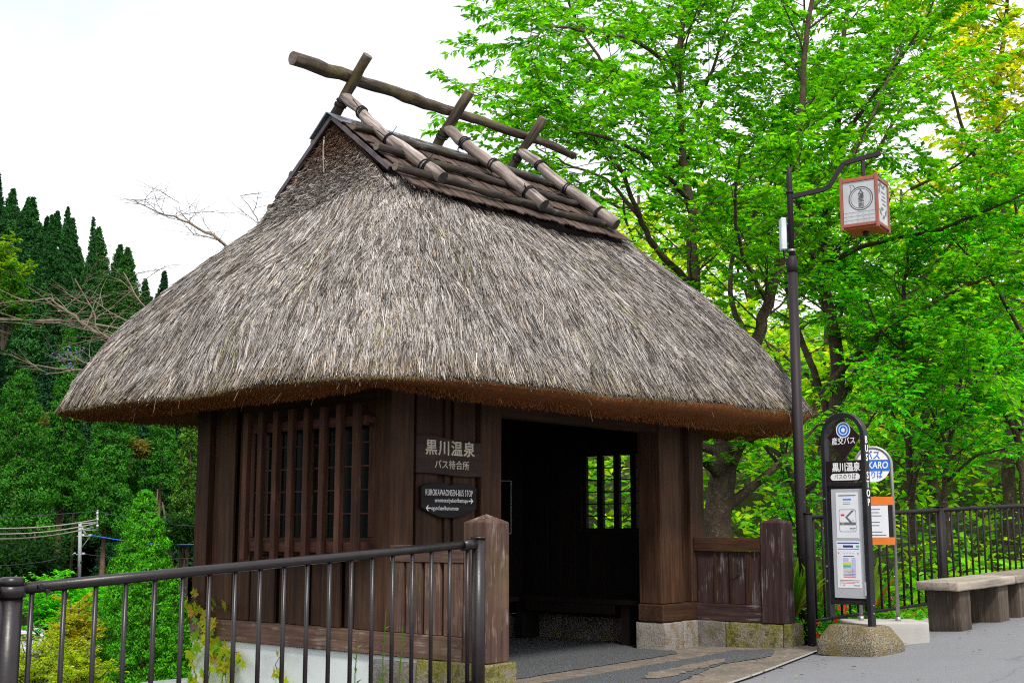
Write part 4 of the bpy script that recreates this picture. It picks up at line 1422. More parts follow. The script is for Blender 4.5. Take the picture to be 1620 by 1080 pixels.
# drawing on the pane that faces the road (the -y side of the lantern)
def circle_strip(name, r, w, parent, loc, rot, mat, n=40):
    V, F = [], []
    for k in range(n):
        a = 2 * math.pi * k / n
        for q in (r, r + w):
            V.append((q * math.cos(a), q * math.sin(a), 0))
    for k in range(n):
        k2 = (k + 1) % n
        F.append((2 * k, 2 * k + 1, 2 * k2 + 1, 2 * k2))
    me = mesh_np(name, V, F)
    me.materials.append(mat)
    return link(name, me, None, parent, loc, rot)
for side, rz in ((0, 0.0), (1, R(90))):
    ca, sa = math.cos(rz), math.sin(rz)
    def on(x, z, d=0.0045): 
        y = -s_ - d
        return (x * ca - y * sa, x * sa + y * ca, z)
    rot = (R(90), 0, rz)
    ink = M['ink'] if side == 0 else M['ghost']
    if side == 0:
        circle_strip('ring_mark', 0.116, 0.010, LN, on(0.02, .30), rot, ink)
        circle_strip('ring_mark', 0.100, 0.005, LN, on(0.02, .30), rot, ink)
        for k, ch in enumerate('入湯手形'):
            text_obj('lettering', ch, 0.062, ink, LN, on(0.022, .373 - k * .05), rot, sx=1.0, bold=.0012)
        link('string_mark', many_tubes('string_mark', [(np.array([on(-.03, .41), on(-.055, .45), on(-.09, .455), on(-.075, .42), on(-.085, .38)]), 0.0025, 4)], ink), None, LN)
    else:
        for k, (x, z, rr_) in enumerate(((-.09, .44, .3), (-.03, .45, -.4), (.05, .44, .5), (-.1, .38, 1.2), (-.08, .16, -.6), (.02, .12, .4), (.09, .17, .9), (-.03, .2, .1))):
            V = [on(x + a * math.cos(rr_) - b * math.sin(rr_), z + a * math.sin(rr_) + b * math.cos(rr_)) for a, b in ((-.05, 0), (0, .022), (.06, 0), (0, -.022))]
            me = mesh_np('leaf_mark', V, [(0, 1, 2, 3)])
            me.materials.append(ink)
            link('leaf_mark', me, None, LN)
        for k, (x, z, w) in enumerate(((0.03, .37, .14), (0.05, .33, .10), (0.03, .29, .14), (0.05, .25, .11))):
            V = [on(x - w / 2, z), on(x + w / 2, z), on(x + w / 2, z + .014), on(x - w / 2, z + .014)]
            me = mesh_np('script_mark', V, [(0, 1, 2, 3)])
            me.materials.append(ink)
            link('script_mark', me, None, LN)
for k in range(6):
    x = -s_ + .045 + k * .06
    box('grid_bar', x - .002, x + .002, -s_ - .006, -s_ - .0035, .05, .165, M['alu'], LN, 0)
for z in (.085, .125, .165):
    box('grid_bar', -s_ + .02, s_ - .02, -s_ - .0058, -s_ - .0036, z - .002, z + .002, M['alu'], LN, 0)
box('junction_box', -.115, -.058, -.06, .05, 4.09, 4.43, M['boxwhite'], LMP, .008)
link('cable', tube_mesh('cable', [(-.085, 0, 4.09), (-.085, 0, 4.04), (-.06, 0, 3.97), (-.05, 0, 3.9)], 0.008, 6, mats=[M['rope']]), None, LMP)
box('pole_tag', -.012, .03, -.0655, -.060, 0.74, 0.79, M['orange'], LMP, 0)

# ------------------------------------------------------------------ bus stop sign (arched frame on a pebbled stone)
BSX, BSY = 3.00, 11.2
BS = empty('bus_stop_sign', (BSX, BSY, 0.09), R(-45), 'black arched bus stop sign with timetables, footed in a pebbled stone', 'bus stop sign')
SBK = [M['sign_black']]
hw, zt = 0.20, 1.90
pth = [(-hw, 0, 0.30)] + [(-hw, 0, zt)] + [(-hw * math.cos(a), 0, zt + hw * math.sin(a)) for a in np.linspace(0, math.pi, 15)[1:-1]] + [(hw, 0, zt), (hw, 0, 0.2)]
bar_path('arched_frame', [(p[0], p[1], p[2]) for p in pth], 0.075, 0.042, M['sign_black'], BS)
# diamond plate
d_ = 0.165
me = poly_prism('diamond_plate', [(0, d_ * 1.02), (d_, 0), (0, -d_ * 1.25), (-d_, 0)], 0.012, [M['sign_plum']])
link('diamond_plate', me, None, BS, (0, -0.008, 1.90))
DF = -0.0095
me = mesh_np('logo_disc', [(0.072 * math.cos(a), DF, 1.965 + 0.072 * math.sin(a)) for a in np.linspace(0, 2 * np.pi, 32, endpoint=False)], [list(range(32))])
me.materials.append(M['white'])
link('logo_disc', me, None, BS)
def arc_strip(name, r0, r1, a0, a1, z0, mat, y, spiral=0.0, x0=0.0, parent=BS):
    V, F = [], []
    n = 22
    for k in range(n + 1):
        t = k / n
        a = a0 + (a1 - a0) * t
        rr0, rr1 = r0 - spiral * t, r1 - spiral * t
        for q in (rr0, rr1): V.append((x0 + q * math.cos(a), y, z0 + q * math.sin(a)))
    for k in range(n): F.append((2 * k, 2 * k + 1, 2 * k + 3, 2 * k + 2))
    me = mesh_np(name, V, F); me.materials.append(mat)
    return link(name, me, None, parent)
arc_strip('logo_swirl', 0.046, 0.062, R(70), R(300), 1.965, M['blue'], DF - .001)
arc_strip('logo_swirl', 0.046, 0.062, R(250), R(480), 1.965, M['blue'], DF - .0012)
arc_strip('logo_swirl', 0.020, 0.036, R(120), R(330), 1.965, M['blue'], DF - .001)
arc_strip('logo_swirl', 0.020, 0.036, R(300), R(510), 1.965, M['blue'], DF - .0012)
text_obj('lettering', '産交バス', 0.07, M['white'], BS, (0, DF - .0005, 1.862), RX, maxw=0.235, bold=.0008, ext=.0006)
box('name_plate', -.178, .178, -0.014, 0.012, 1.50, 1.69, M['sign_plum'], BS, .002)
text_obj('lettering', '黒川温泉', 0.085, M['white'], BS, (0.018, -0.0148, 1.625), RX, maxw=0.285, bold=.0022, ext=.0006)
V = [(0.115 * (1 if -math.pi/2 < a < math.pi/2 else -1) + .032 * math.cos(a) + .005, -0.0148, 1.543 + .03 * math.sin(a)) for a in np.linspace(-math.pi/2 + .01, 1.5 * math.pi - .01, 32)]
me = mesh_np('name_pill', V, [list(range(32))]); me.materials.append(M['white'])
link('name_pill', me, None, BS)
text_obj('lettering', 'バスのりば', 0.05, M['ptext'], BS, (0.005, -0.0156, 1.543), RX, maxw=0.22, bold=.0005, ext=.0004)
box('cross_bar', -.178, .178, -0.02, 0.02, 1.462, 1.495, M['sign_black'], BS, .002)
box('cross_bar', -.178, .178, -0.02, 0.02, 0.42, 0.452, M['sign_black'], BS, .002)
box('back_panel', -.178, .178, 0.0, 0.02, 0.453, 1.461, M['sign_black'], BS, 0)
box('notice_panel', -.148, .162, -0.012, -0.001, 0.475, 1.435, M['alu'], BS, .002)
def sheet_paper(x0, x1, z0, z1, y=-0.0145):
    return box('poster', x0, x1, y, y + .0018, z0, z1, M['paper'], BS, 0)
def mark(name, x0, x1, z0, z1, mat, y, parent):
    me = mesh_np(name, [(x0, y, z0), (x1, y, z0), (x1, y, z1), (x0, y, z1)], [(0, 1, 2, 3)])
    me.materials.append(mat)
    return link(name, me, None, parent)
p1 = sheet_paper(-.100, .122, 1.00, 1.405)
px = p1.location.copy()
def on_poster(p):
    def f(name, x0, x1, z0, z1, mat, lay=1):
        return mark(name, x0 - p.location.x, x1 - p.location.x, z0 - p.location.z, z1 - p.location.z, mat, -0.0009 - .0004 * lay, p)
    return f
f1 = on_poster(p1)
f1('print_line', -.075, .1, 1.372, 1.382, M['ptext'])
f1('print_line', -.03, .055, 1.335, 1.347, M['blue'])
f1('print_line', -.03, .045, 1.315, 1.322, M['plilac'])
f1('print_line', -.03, .045, 1.300, 1.306, M['ptext'])
# road map: a rounded outline, a dark main road and a branch
V, F = [], []
cxm, czm, wm, hm, rm = 0.012, 1.155, .085, .10, .025
n = 32
for k in range(n):
    a = 2 * math.pi * k / n
    for q in (1.0, 0.955):
        x = max(-1, min(1, 1.35 * math.cos(a))) * wm * q
        z = max(-1, min(1, 1.35 * math.sin(a))) * hm * q
        V.append((cxm + x - p1.location.x, -0.0013, czm + z - p1.location.z))
for k in range(n):
    k2 = (k + 1) % n
    F.append((2 * k, 2 * k + 1, 2 * k2 + 1, 2 * k2))
me = mesh_np('map_outline', V, F); me.materials.append(M['ptext'])
link('map_outline', me, None, p1)
f1('map_road', -.068, .092, 1.115, 1.14, M['ptext'])
me = mesh_np('map_road', [(x - p1.location.x, -0.0017, z - p1.location.z) for x, z in ((.03, 1.14), (.058, 1.14), (.012, 1.185), (-.012, 1.185), (.055, 1.245), (.082, 1.245), (.012, 1.185), (-.012, 1.185))], [(0, 1, 2, 3), (3, 2, 5, 4)])
me.materials.append(M['ptext'])
link('map_road', me, None, p1)
f1('map_mark', -.055, -.018, 1.195, 1.212, M['pred'])
f1('map_mark', -.045, -.028, 1.125, 1.133, M['pyellow'], 2)
f1('map_mark', .06, .072, 1.15, 1.162, M['pgreen'])
f1('print_line', .03, .09, 1.085, 1.09, M['ptext'])
f1('print_line', .03, .08, 1.073, 1.078, M['ptext'])
p2 = sheet_paper(-.110, .125, .565, .975)
f2 = on_poster(p2)
f2('print_line', -.1, .115, .952, .962, M['pnavy'])
f2('print_line', -.045, .055, .918, .938, M['pnavy'])
f2('print_line', .085, .115, .918, .938, M['pgreen'])
f2('print_line', -.1, .115, .902, .907, M['pnavy'])
for k in range(4):
    f2('print_line', -.045 + k * .03, -.028 + k * .03, .865, .873, M['plilac'])
f2('print_line', -.1, -.085, .865, .875, M['pred'])
f2('print_line', .095, .105, .855, .872, M['pred'])
f2('print_line', -.045, .06, .838, .845, M['pnavy'])
f2('table_column', -.05, .005, .795, .83, M['plilac'])
f2('table_column', -.05, .03, .765, .79, M['pyellow'])
f2('table_column', -.05, .03, .742, .764, M['pgreen'])
f2('table_column', .034, .075, .655, .83, M['plilac'])
for k in range(9):
    z = .655 + k * .0095
    f2('print_line', -.05, .07 - (k % 3) * .012, z, z + .004, (M['pred'], M['plilac'], M['ptext'])[k % 3], 2)
f2('print_line', -.09, .11, .628, .633, M['pred'])
f2('print_line', -.09, .10, .616, .620, M['pred'])
f2('print_line', -.09, .06, .605, .609, M['pred'])
f2('print_line', -.09, -.075, .585, .595, M['pyellow'])
f2('print_line', -.055, -.04, .585, .595, M['ptext'])
f2('print_line', .05, .11, .583, .590, M['ptext'])
for k, ch in enumerate('BUS STOP'):
    if ch != ' ':
        text_obj('lettering', ch, 0.088, M['white'], BS, (hw + 0.0218, -0.004, 1.865 - k * 0.079), (R(90), 0, R(90)), sx=0.85, bold=.002, ext=.0006)
for z in (0.75, 1.35, 0.62):
    link('bolt', tube_mesh('bolt', [(-hw, -.037, z), (-hw, -.043, z)], 0.008, 8, mats=[M['steel']]), None, BS)
for z in (0.35, 0.42):
    link('bolt', tube_mesh('bolt', [(hw + .02, .0, z), (hw + .027, 0, z)], 0.008, 8, mats=[M['steel']]), None, BS)
box('label_clip', .152, .172, -.0165, -.012, .50, .62, M['white'], BS, 0)
# the stone foot: a worn block with sloping shoulders
def foot_mesh(L, W, H, seed, top=0.7, amp=0.012):
    from mathutils import noise
    bm = bmesh.new()
    prof = [(1.0, 1.0, 0), (1.0, 1.0, H * .42), (0.96, 0.95, H * .52), (top + .03, .74, H * .97), (top, .70, H)]
    rws = []
    for fx, fy, z in prof:
        rw = []
        n = 40
        for k in range(n):
            a = 2 * math.pi * k / n
            ex = 11
            c_, s2 = math.cos(a), math.sin(a)
            rad = (abs(c_) ** ex + abs(s2) ** ex) ** (-1 / ex)
            rw.append(bm.verts.new((c_ * rad * L / 2 * fx, s2 * rad * W / 2 * fy, z)))
        rws.append(rw)
    for a, b in zip(rws, rws[1:]):
        for k in range(40):
            bm.faces.new((a[k], a[(k + 1) % 40], b[(k + 1) % 40], b[k]))
    bm.faces.new(rws[-1])
    bmesh.ops.subdivide_edges(bm, edges=bm.edges[:], cuts=1, use_grid_fill=True)
    for v in bm.verts:
        n_ = noise.noise_vector(v.co * 6 + Vector((seed, seed * 2, 0)))
        n2_ = noise.noise_vector(v.co * 25 + Vector((seed, 0, seed)))
        v.co += n_ * amp + n2_ * amp * .4
    for f in bm.faces: f.smooth = True
    bmesh.ops.recalc_face_normals(bm, faces=bm.faces[:])
    me = bpy.data.meshes.new('foot'); bm.to_mesh(me); bm.free()
    return me
me = foot_mesh(0.66, 0.44, 0.26, 3, 0.66, 0.009)
me.materials.append(M['pebble'])
ft = link('stone_foot', me, None, BS, (0.035, 0.07, -0.02), (0, 0, R(-8)))

# ------------------------------------------------------------------ second sign: round plate on a steel hoop, concrete block
RS = empty('round_bus_sign', (3.42, 11.78, 0.11), R(-20), 'round white and blue bus sign on a thin steel hoop in a concrete block', 'bus stop sign')
rw_ = 0.165
pth = [(-rw_, 0, 0.2), (-rw_, 0, 1.66)] + [(-rw_ * math.cos(a), 0, 1.66 + rw_ * math.sin(a)) for a in np.linspace(0, math.pi, 17)[1:-1]] + [(rw_, 0, 1.66), (rw_, 0, 0.2)]
link('hoop', tube_mesh('hoop', pth, 0.0165, 12, mats=[M['steel']]), None, RS)
for sx in (-1, 1):
    link('hoop_foot', tube_mesh('hoop_foot', [(sx * rw_, 0, .2), (sx * rw_, 0, .26)], .026, 12, mats=[M['steel']]), None, RS)
def disc(name, r, y, z, mat, parent, z0=-9, z1=9):
    pts = []
    for k in range(64):
        a = 2 * math.pi * k / 64
        zz = max(z0, min(z1, r * math.sin(a)))
        xx = math.copysign(math.sqrt(max(0, r * r - zz * zz)), math.cos(a))
        pts.append((xx, zz))
    q = []
    for p in pts:
        if not q or (abs(p[0] - q[-1][0]) + abs(p[1] - q[-1][1])) > 1e-5: q.append(p)
    me = poly_prism(name, q, 0.006, [mat])
    return link(name, me, None, parent, (0, y, z))
disc('round_plate', 0.156, -0.006, 1.655, M['white'], RS)
disc('blue_band', 0.154, -0.0085, 1.655, M['blue'], RS, -.052, .055)
text_obj('lettering', 'バス', 0.09, M['blue'], RS, (0, -0.0068, 1.747), RX, bold=.002, ext=.0006, maxw=.135)
text_obj('lettering', 'KARO', 0.09, M['white'], RS, (0.042, -0.0093, 1.655), RX, bold=.0015, ext=.0006, maxw=.185, shear=.15)
text_obj('lettering', 'のりば', 0.075, M['blue'], RS, (0.0, -0.0068, 1.563), RX, bold=.0015, ext=.0006, maxw=.165)
box('notice_board', -.15, .15, -.012, .004, .92, 1.36, M['sign_black'], RS, .002)
nb = box('poster', -.125, .118, -.0145, -.0122, .965, 1.34, M['paper'], RS, 0)
def nmark(x0, x1, z0, z1, mat): mark('print_line', x0 - nb.location.x, x1 - nb.location.x, z0 - nb.location.z, z1 - nb.location.z, mat, -.0017, nb)
rr = random.Random(4)
for k in range(9):
    z = 1.24 - k * .03
    if k in (3, 6): continue
    nmark(-.10, .06 + rr.uniform(-.03, .04), z, z + .008, M['ptext'])
box('orange_strip', -.152, .168, -.0185, -.0148, 1.285, 1.362, M['orange'], RS, 0)
box('orange_strip', -.152, .168, -.0185, -.0148, .915, .985, M['orange'], RS, 0)
me = rough_box_mesh(0.70, 0.46, 0.26, 0.004, 9, 4, 0.02)
me.materials.append(M['concrete'])
link('concrete_block', me, None, RS, (0.03, 0.03, 0.09), (0, 0, R(22)))

# ------------------------------------------------------------------ benches
BAX, BAY = 4.35, 12.2
bdir = math.atan2(_fd[1], _fd[0])
def bench(loc, L, legs, label, seed, sag):
    b = empty('wooden_bench', loc, bdir, label, 'bench')
    b.rotation_euler = (0, -0.035, bdir)
    me = rough_box_mesh(L, 0.46, 0.085, 0.006, seed, 6, 0.014)
    me.materials.append(M['bench_x'])
    link('seat', me, None, b, (L / 2 - .1, 0.2, 0.425), (0, 0, 0))
    for x in legs:
        me = rough_box_mesh(0.20, 0.36, 0.40, 0.005, seed + x, 3, 0.012)
        me.materials.append(M['benchleg'])
        link('leg', me, None, b, (x, 0.2, 0.18))
    return b
bench((BAX, BAY, 0.2), 1.14, (0.1, 0.86), 'weathered plank bench on block legs nearest the bus signs', 3, 0)
p = np.array([BAX, BAY]) + _fd * 1.17
bench((p[0], p[1], 0.243), 1.6, (0.12, 1.25), 'weathered plank bench farther up the road, end to end with the first', 8, 0)

# ------------------------------------------------------------------ vegetation
def at(px, py, d):
    """a point d metres ahead of the camera seen at (px, py) of the 1620 x 1080 photograph"""
    cp, sp = math.cos(R(PITCH)), math.sin(R(PITCH))
    u, v = (px - 810) / 1960.0, (540 - py) / 1960.0
    y = cp - v * sp
    return np.array([u * d / y, d, CAM_Z + (sp + v * cp) * d / y])

def leaf_arrays(Pt, Dr, Nm, L, W):
    """diamond leaves folded along the midrib: two triangles each"""
    S = np.cross(Dr, Nm)
    S /= np.linalg.norm(S, axis=1)[:, None] + 1e-9
    N2 = np.cross(S, Dr)
    tip = Pt + Dr * L[:, None] - N2 * (0.12 * L)[:, None]
    mid = Pt + Dr * (0.45 * L)[:, None]
    a = mid + S * W[:, None] * .5 + N2 * (W * .18)[:, None]
    b = mid - S * W[:, None] * .5 + N2 * (W * .18)[:, None]
    V = np.stack([Pt, a, tip, b], 1).reshape(-1, 3)
    k = np.arange(len(Pt))[:, None] * 4
    F = np.concatenate([k + np.array([[0, 1, 2]]), k + np.array([[0, 2, 3]])], 1).reshape(-1, 3)
    return V, F

def unit(v):
    return v / (np.linalg.norm(v, axis=-1, keepdims=True) + 1e-9)

GREENS = [((0.13, 0.47, 0.006), 0.58), ((0.21, 0.53, 0.008), 0.27), ((0.045, 0.29, 0.008), 0.15)]
def leaf_cols(n, g, pal=GREENS, var=0.30):
    w = np.array([p[1] for p in pal])
    idx = g.choice(len(pal), n, p=w / w.sum())
    c = np.array([p[0] for p in pal])[idx]
    return c * np.clip(1 + var * g.standard_normal((n, 1)), 0.45, 1.7)

def spray_tree(name, limbs, seed, label, cat='tree', group=None, n_side=1.0, leaf=0.095, lw=0.5, twigs=7, twig_leaves=12, pal=GREENS,
               reach=(1.1, 2.3), start=0.3, origin=None, bark='bark', flat=0.35, bare=False):
    """limbs: list of (points, r0, r1). Side branches grow from the limbs, twigs from them in flat sprays, leaves along the twigs"""
    g = np.random.default_rng(seed)
    tubes = []
    LP, LD, LN_ = [], [], []
    def smooth(pts, m):
        pts = np.asarray(pts, float)
        t = np.linspace(0, 1, len(pts))
        tt = np.linspace(0, 1, m)
        # Catmull-like smoothing by repeated averaging of a dense polyline
        q = np.stack([np.interp(tt, t, pts[:, k]) for k in range(3)], 1)
        for _ in range(2):
            q[1:-1] = 0.5 * q[1:-1] + 0.25 * (q[:-2] + q[2:])
        return q
    for pts, r0, r1 in limbs:
        q = smooth(pts, max(8, len(pts) * 4))
        Ltot = np.sum(np.linalg.norm(np.diff(q, axis=0), axis=1))
        q[1:-1] += g.normal(0, 0.012 * min(1, Ltot / 4), (len(q) - 2, 3))
        rad = r0 + (r1 - r0) * np.linspace(0, 1, len(q)) ** 0.8
        tubes.append((q, rad, 10 if r0 > .07 else 7))
        nside = max(2, int(Ltot * 2.3 * n_side))
        for k in range(nside):
            f = start + (1 - start) * (k + g.random()) / nside
            i = min(len(q) - 2, int(f * (len(q) - 1)))
            p = q[i] + (q[i + 1] - q[i]) * g.random()
            tan = unit(q[i + 1] - q[i])
            a = g.random() * 2 * np.pi
            side = np.array([math.cos(a), math.sin(a), g.normal(0.12, 0.25)])
            d = unit(0.45 * tan + side * 0.9)
            Ls = g.uniform(*reach) * (1.15 - 0.5 * f)
            m = 6
            bp = [p]
            dd = d.copy()
            for _ in range(m):
                dd = unit(dd + g.normal(0, 0.13, 3) + np.array([0, 0, 0.03]))
                bp.append(bp[-1] + dd * Ls / m)
            bp = np.array(bp)
            br = max(0.006, r1 * 0.55)
            tubes.append((bp, np.linspace(br, 0.004, m + 1), 5))
            for w in range(twigs + 1):
                ft = 0.22 + 0.78 * (w + 0.5 * g.random()) / twigs
                ft = min(ft, 0.999)
                ii = min(m - 1, int(ft * m))
                tp = bp[ii] + (bp[ii + 1] - bp[ii]) * (ft * m - ii)
                td = unit(bp[ii + 1] - bp[ii])
                hz = unit(np.cross(td, [0, 0, 1]))
                sgn = 1 if w % 2 else -1
                tdir = unit(td * 0.7 + sgn * hz * (0.8 if w < twigs else 0.1) + np.array([0, 0, g.normal(-0.04, 0.16)]))
                Lt = g.uniform(0.28, 0.62) * (1.15 - 0.55 * ft)
                te = tp + tdir * Lt + np.array([0, 0, -0.05 * Lt])
                tubes.append((np.array([tp, te]), [0.0045, 0.002], 3))
                if bare: continue
                nl = max(3, int(twig_leaves * g.uniform(0.6, 1.25)))
                u = (np.arange(nl) + g.random(nl) * .6) / nl
                lp = tp + (te - tp) * u[:, None]
                sg = np.where(np.arange(nl) % 2, 1, -1)[:, None]
                lh = unit(np.cross(tdir, [0, 0, 1]))
                ld = unit(tdir * 0.7 + sg * lh * g.uniform(0.5, 1.1, (nl, 1)) + g.normal(0, 0.25, (nl, 3)) + np.array([0, 0, -0.18]))
                ln = unit(np.array([0, 0, 1.0]) + g.normal(0, flat, (nl, 3)))
                LP.append(lp); LD.append(ld); LN_.append(ln)
    base = np.array(limbs[0][0][0]) if origin is None else np.array(origin)
    root = empty(name, base, 0, label, cat, group)
    tubes = [(t[0] - base, t[1], t[2]) for t in tubes]
    link('trunk' if not bare else 'branches', many_tubes('trunk', tubes, M[bark]), None, root)
    if not bare:
        Pt, Dr, Nm = np.concatenate(LP) - base, np.concatenate(LD), np.concatenate(LN_)
        n = len(Pt)
        L = leaf * g.uniform(0.5, 1.4, n)
        V, F = leaf_arrays(Pt, Dr, Nm, L, L * lw)
        me = mesh_np('crown', V, F, np.repeat(leaf_cols(n, g, pal), 2, 0))
        me.materials.append(M['leaf'])
        tag(link('crown', me, None, root), kind='stuff')
    return root

def P3(d0, pts):
    """limb points (px, py, extra depth)"""
    return [at(p[0], p[1], d0 + (p[2] if len(p) > 2 else 0)) for p in pts]

# --- the big spreading trees behind the shelter's right side
DA = 17.0
A_limbs = [
    (P3(DA, [(1140, 905), (1134, 830), (1143, 760), (1150, 705), (1146, 690)]), 0.21, 0.16),
    (P3(DA, [(1146, 700), (1122, 620, .1), (1106, 520, .2), (1097, 443, .2), (1092, 318, .1), (1078, 216), (1072, 85, -.1), (1095, -70, -.2)]), 0.13, 0.03),
    (P3(DA, [(1150, 705), (1172, 640, -.1), (1190, 560, -.2), (1215, 480, -.4), (1240, 390, -.6), (1262, 270, -.7), (1268, 120, -.8), (1290, -40, -.8)]), 0.12, 0.03),
    (P3(DA, [(1100, 455, .2), (1035, 392, -.3), (1009, 341, -.6), (984, 267, -.9), (935, 215, -1.1), (870, 130, -1.2)]), 0.055, 0.014),
    (P3(DA, [(1009, 341, -.6), (960, 280, .1), (905, 265, .5), (850, 235, .8)]), 0.03, 0.01),
    (P3(DA, [(1103, 341, .1), (1154, 301, .5), (1200, 256, .9), (1236, 222, 1.3), (1300, 130, 1.8)]), 0.05, 0.012),
    (P3(DA, [(1078, 216), (1018, 165, .4), (973, 125, .7), (921, 57, .9), (880, -40, 1.0)]), 0.045, 0.012),
    (P3(DA, [(1090, 250), (1112, 150, .6), (1145, 62, 1.0), (1175, -60, 1.2)]), 0.04, 0.012),
    (P3(DA, [(1092, 318, .1), (1030, 250, -.8), (960, 215, -1.5), (890, 205, -2.0), (835, 195, -2.2)]), 0.04, 0.010),
    (P3(DA, [(1072, 110), (1000, 60, -.7), (930, 50, -1.3), (870, 40, -1.7), (835, 70, -1.9)]), 0.035, 0.010),
    (P3(DA, [(1215, 480, -.4), (1180, 420, -1.2), (1160, 340, -1.8), (1170, 250, -2.2)]), 0.04, 0.012),
    (P3(DA, [(1190, 560, -.2), (1150, 470, .8), (1163, 392, 1.3), (1194, 340, 1.6), (1228, 272, 1.8), (1240, 180, 2.0)]), 0.05, 0.012),
    (P3(DA, [(1240, 390, -.6), (1320, 300, -.2), (1380, 190, .2), (1420, 80, .5)]), 0.045, 0.012),
    (P3(DA, [(1080, 180), (1050, 100, 1.2), (1010, 20, 2.0), (960, -60, 2.4)]), 0.035, 0.01),
]
spray_tree('spring_tree', A_limbs, 101, 'big spreading tree with a forked mossy trunk just behind the right end of the shelter', n_side=2.0, leaf=0.103, twigs=9, twig_leaves=21)

DB_ = 20.0
B_limbs = [
    (P3(DB_, [(1322, 830), (1322, 650), (1327, 562), (1306, 460, .1), (1298, 400, .2), (1312, 330, .2), (1322, 230, .1), (1330, 90), (1350, -60)]), 0.155, 0.03),
    (P3(DB_, [(1322, 690), (1290, 590, .3), (1252, 500, .5), (1240, 420, .6), (1230, 330, .8)]), 0.08, 0.02),
    (P3(DB_, [(1304, 622), (1341, 571, -.4), (1396, 525, -.8), (1466, 488, -1.2), (1530, 451, -1.6), (1620, 420, -2)]), 0.075, 0.018),
    (P3(DB_, [(1330, 636), (1368, 567, .4), (1410, 502, .7), (1452, 455, 1.0), (1493, 400, 1.2), (1560, 320, 1.4)]), 0.07, 0.018),
    (P3(DB_, [(1300, 420), (1370, 386, -1.0), (1490, 363, -1.8), (1620, 307, -2.6)]), 0.055, 0.014),
    (P3(DB_, [(1312, 330, .2), (1380, 250, .8), (1440, 150, 1.2), (1480, 30, 1.4)]), 0.05, 0.014),
    (P3(DB_, [(1306, 460), (1270, 370, -.6), (1250, 250, -1.0), (1262, 100, -1.2), (1280, -30, -1.4)]), 0.055, 0.014),
    (P3(DB_, [(1322, 230), (1400, 130, -.8), (1460, 40, -1.2), (1500, -60, -1.4)]), 0.04, 0.012),
    (P3(DB_, [(1410, 502, .7), (1470, 520, 1.6), (1560, 500, 2.2), (1640, 480, 2.6)]), 0.04, 0.012),
    (P3(DB_, [(1341, 571, -.4), (1420, 560, -1.6), (1500, 580, -2.4), (1560, 590, -2.8)]), 0.04, 0.010),
    (P3(DB_, [(1440, 300, .9), (1520, 260, .6), (1600, 180, .2)]), 0.03, 0.010),
]
spray_tree('spring_tree', B_limbs, 202, 'tall tree with an arching limb, seen between the lamp pole and the round sign', n_side=2.0, leaf=0.112, twigs=9, twig_leaves=21)

C_limbs = [
    (P3(19, [(1446, 860), (1443, 803), (1429, 585), (1430, 460), (1440, 380)]), 0.075, 0.02),
    (P3(19, [(1440, 800), (1452, 733, -.2), (1503, 668, -.5), (1560, 640, -.9)]), 0.045, 0.012),
    (P3(19, [(1436, 700), (1405, 640, .3), (1380, 590, .6)]), 0.03, 0.010),
    (P3(19, [(1432, 620), (1480, 560, .5), (1530, 540, .9)]), 0.03, 0.010),
    (P3(19, [(1432, 560), (1390, 520, -.6), (1370, 470, -1)]), 0.03, 0.010),
]
MAPLE = [((0.105, 0.57, 0.010), 0.6), ((0.05, 0.42, 0.010), 0.2), ((0.26, 0.62, 0.012), 0.2)]
spray_tree('maple_tree', C_limbs, 303, 'slim double stemmed maple rising above the first mid post of the fence', n_side=2.0, leaf=0.10, twigs=9, twig_leaves=15, pal=MAPLE, reach=(.8, 1.7), flat=.25)
D_limbs = [
    (P3(18, [(1500, 870), (1493, 798), (1498, 705), (1512, 668), (1525, 560)]), 0.06, 0.02),
    (P3(18, [(1498, 705), (1470, 640, -.4), (1440, 600, -.8)]), 0.03, 0.010),
    (P3(18, [(1510, 670), (1560, 610, .3), (1600, 590, .6)]), 0.03, 0.010),
    (P3(18, [(1500, 760), (1540, 720, -.5), (1590, 710, -1.0)]), 0.03, 0.010),
]
spray_tree('maple_tree', D_limbs, 404, 'thin leaning maple behind the fence above the first bench', n_side=2.0, leaf=0.10, twigs=9, twig_leaves=15, pal=MAPLE, reach=(.8, 1.7), flat=.25)
E_limbs = [
    (P3(19.5, [(1625, 850), (1618, 756), (1609, 678), (1563, 613), (1540, 500)]), 0.09, 0.025),
    (P3(19.5, [(1609, 678), (1630, 560, .4), (1625, 430, .8), (1600, 300, 1.0)]), 0.07, 0.02),
    (P3(19.5, [(1563, 613), (1500, 560, -.8), (1470, 530, -1.2)]), 0.03, 0.010),
    (P3(19.5, [(1626, 540, .4), (1560, 430, -.3), (1500, 370, -.8)]), 0.04, 0.012),
    (P3(19.5, [(1622, 430, .8), (1680, 330, .6), (1720, 230, .4)]), 0.04, 0.012),
]
spray_tree('maple_tree', E_limbs, 505, 'dark stemmed maple bending left at the right edge of the picture', n_side=2.0, leaf=0.10, twigs=9, twig_leaves=15, pal=MAPLE, reach=(.9, 1.9), flat=.25)
F_limbs = [
    (P3(27, [(1600, 860), (1595, 700), (1600, 500), (1590, 330), (1575, 180), (1590, 40), (1600, -60)]), 0.17, 0.03),
    (P3(27, [(1590, 330), (1530, 230, -.5), (1500, 120, -.8), (1490, 20, -1)]), 0.06, 0.015),
    (P3(27, [(1595, 420), (1650, 330, .4), (1690, 220, .6), (1700, 80, .8)]), 0.06, 0.015),
    (P3(27, [(1575, 180), (1540, 110, .8), (1530, 20, 1.2), (1540, -50, 1.3)]), 0.04, 0.012),
    (P3(27, [(1582, 240), (1630, 160, -.6), (1650, 60, -.9)]), 0.04, 0.012),
]
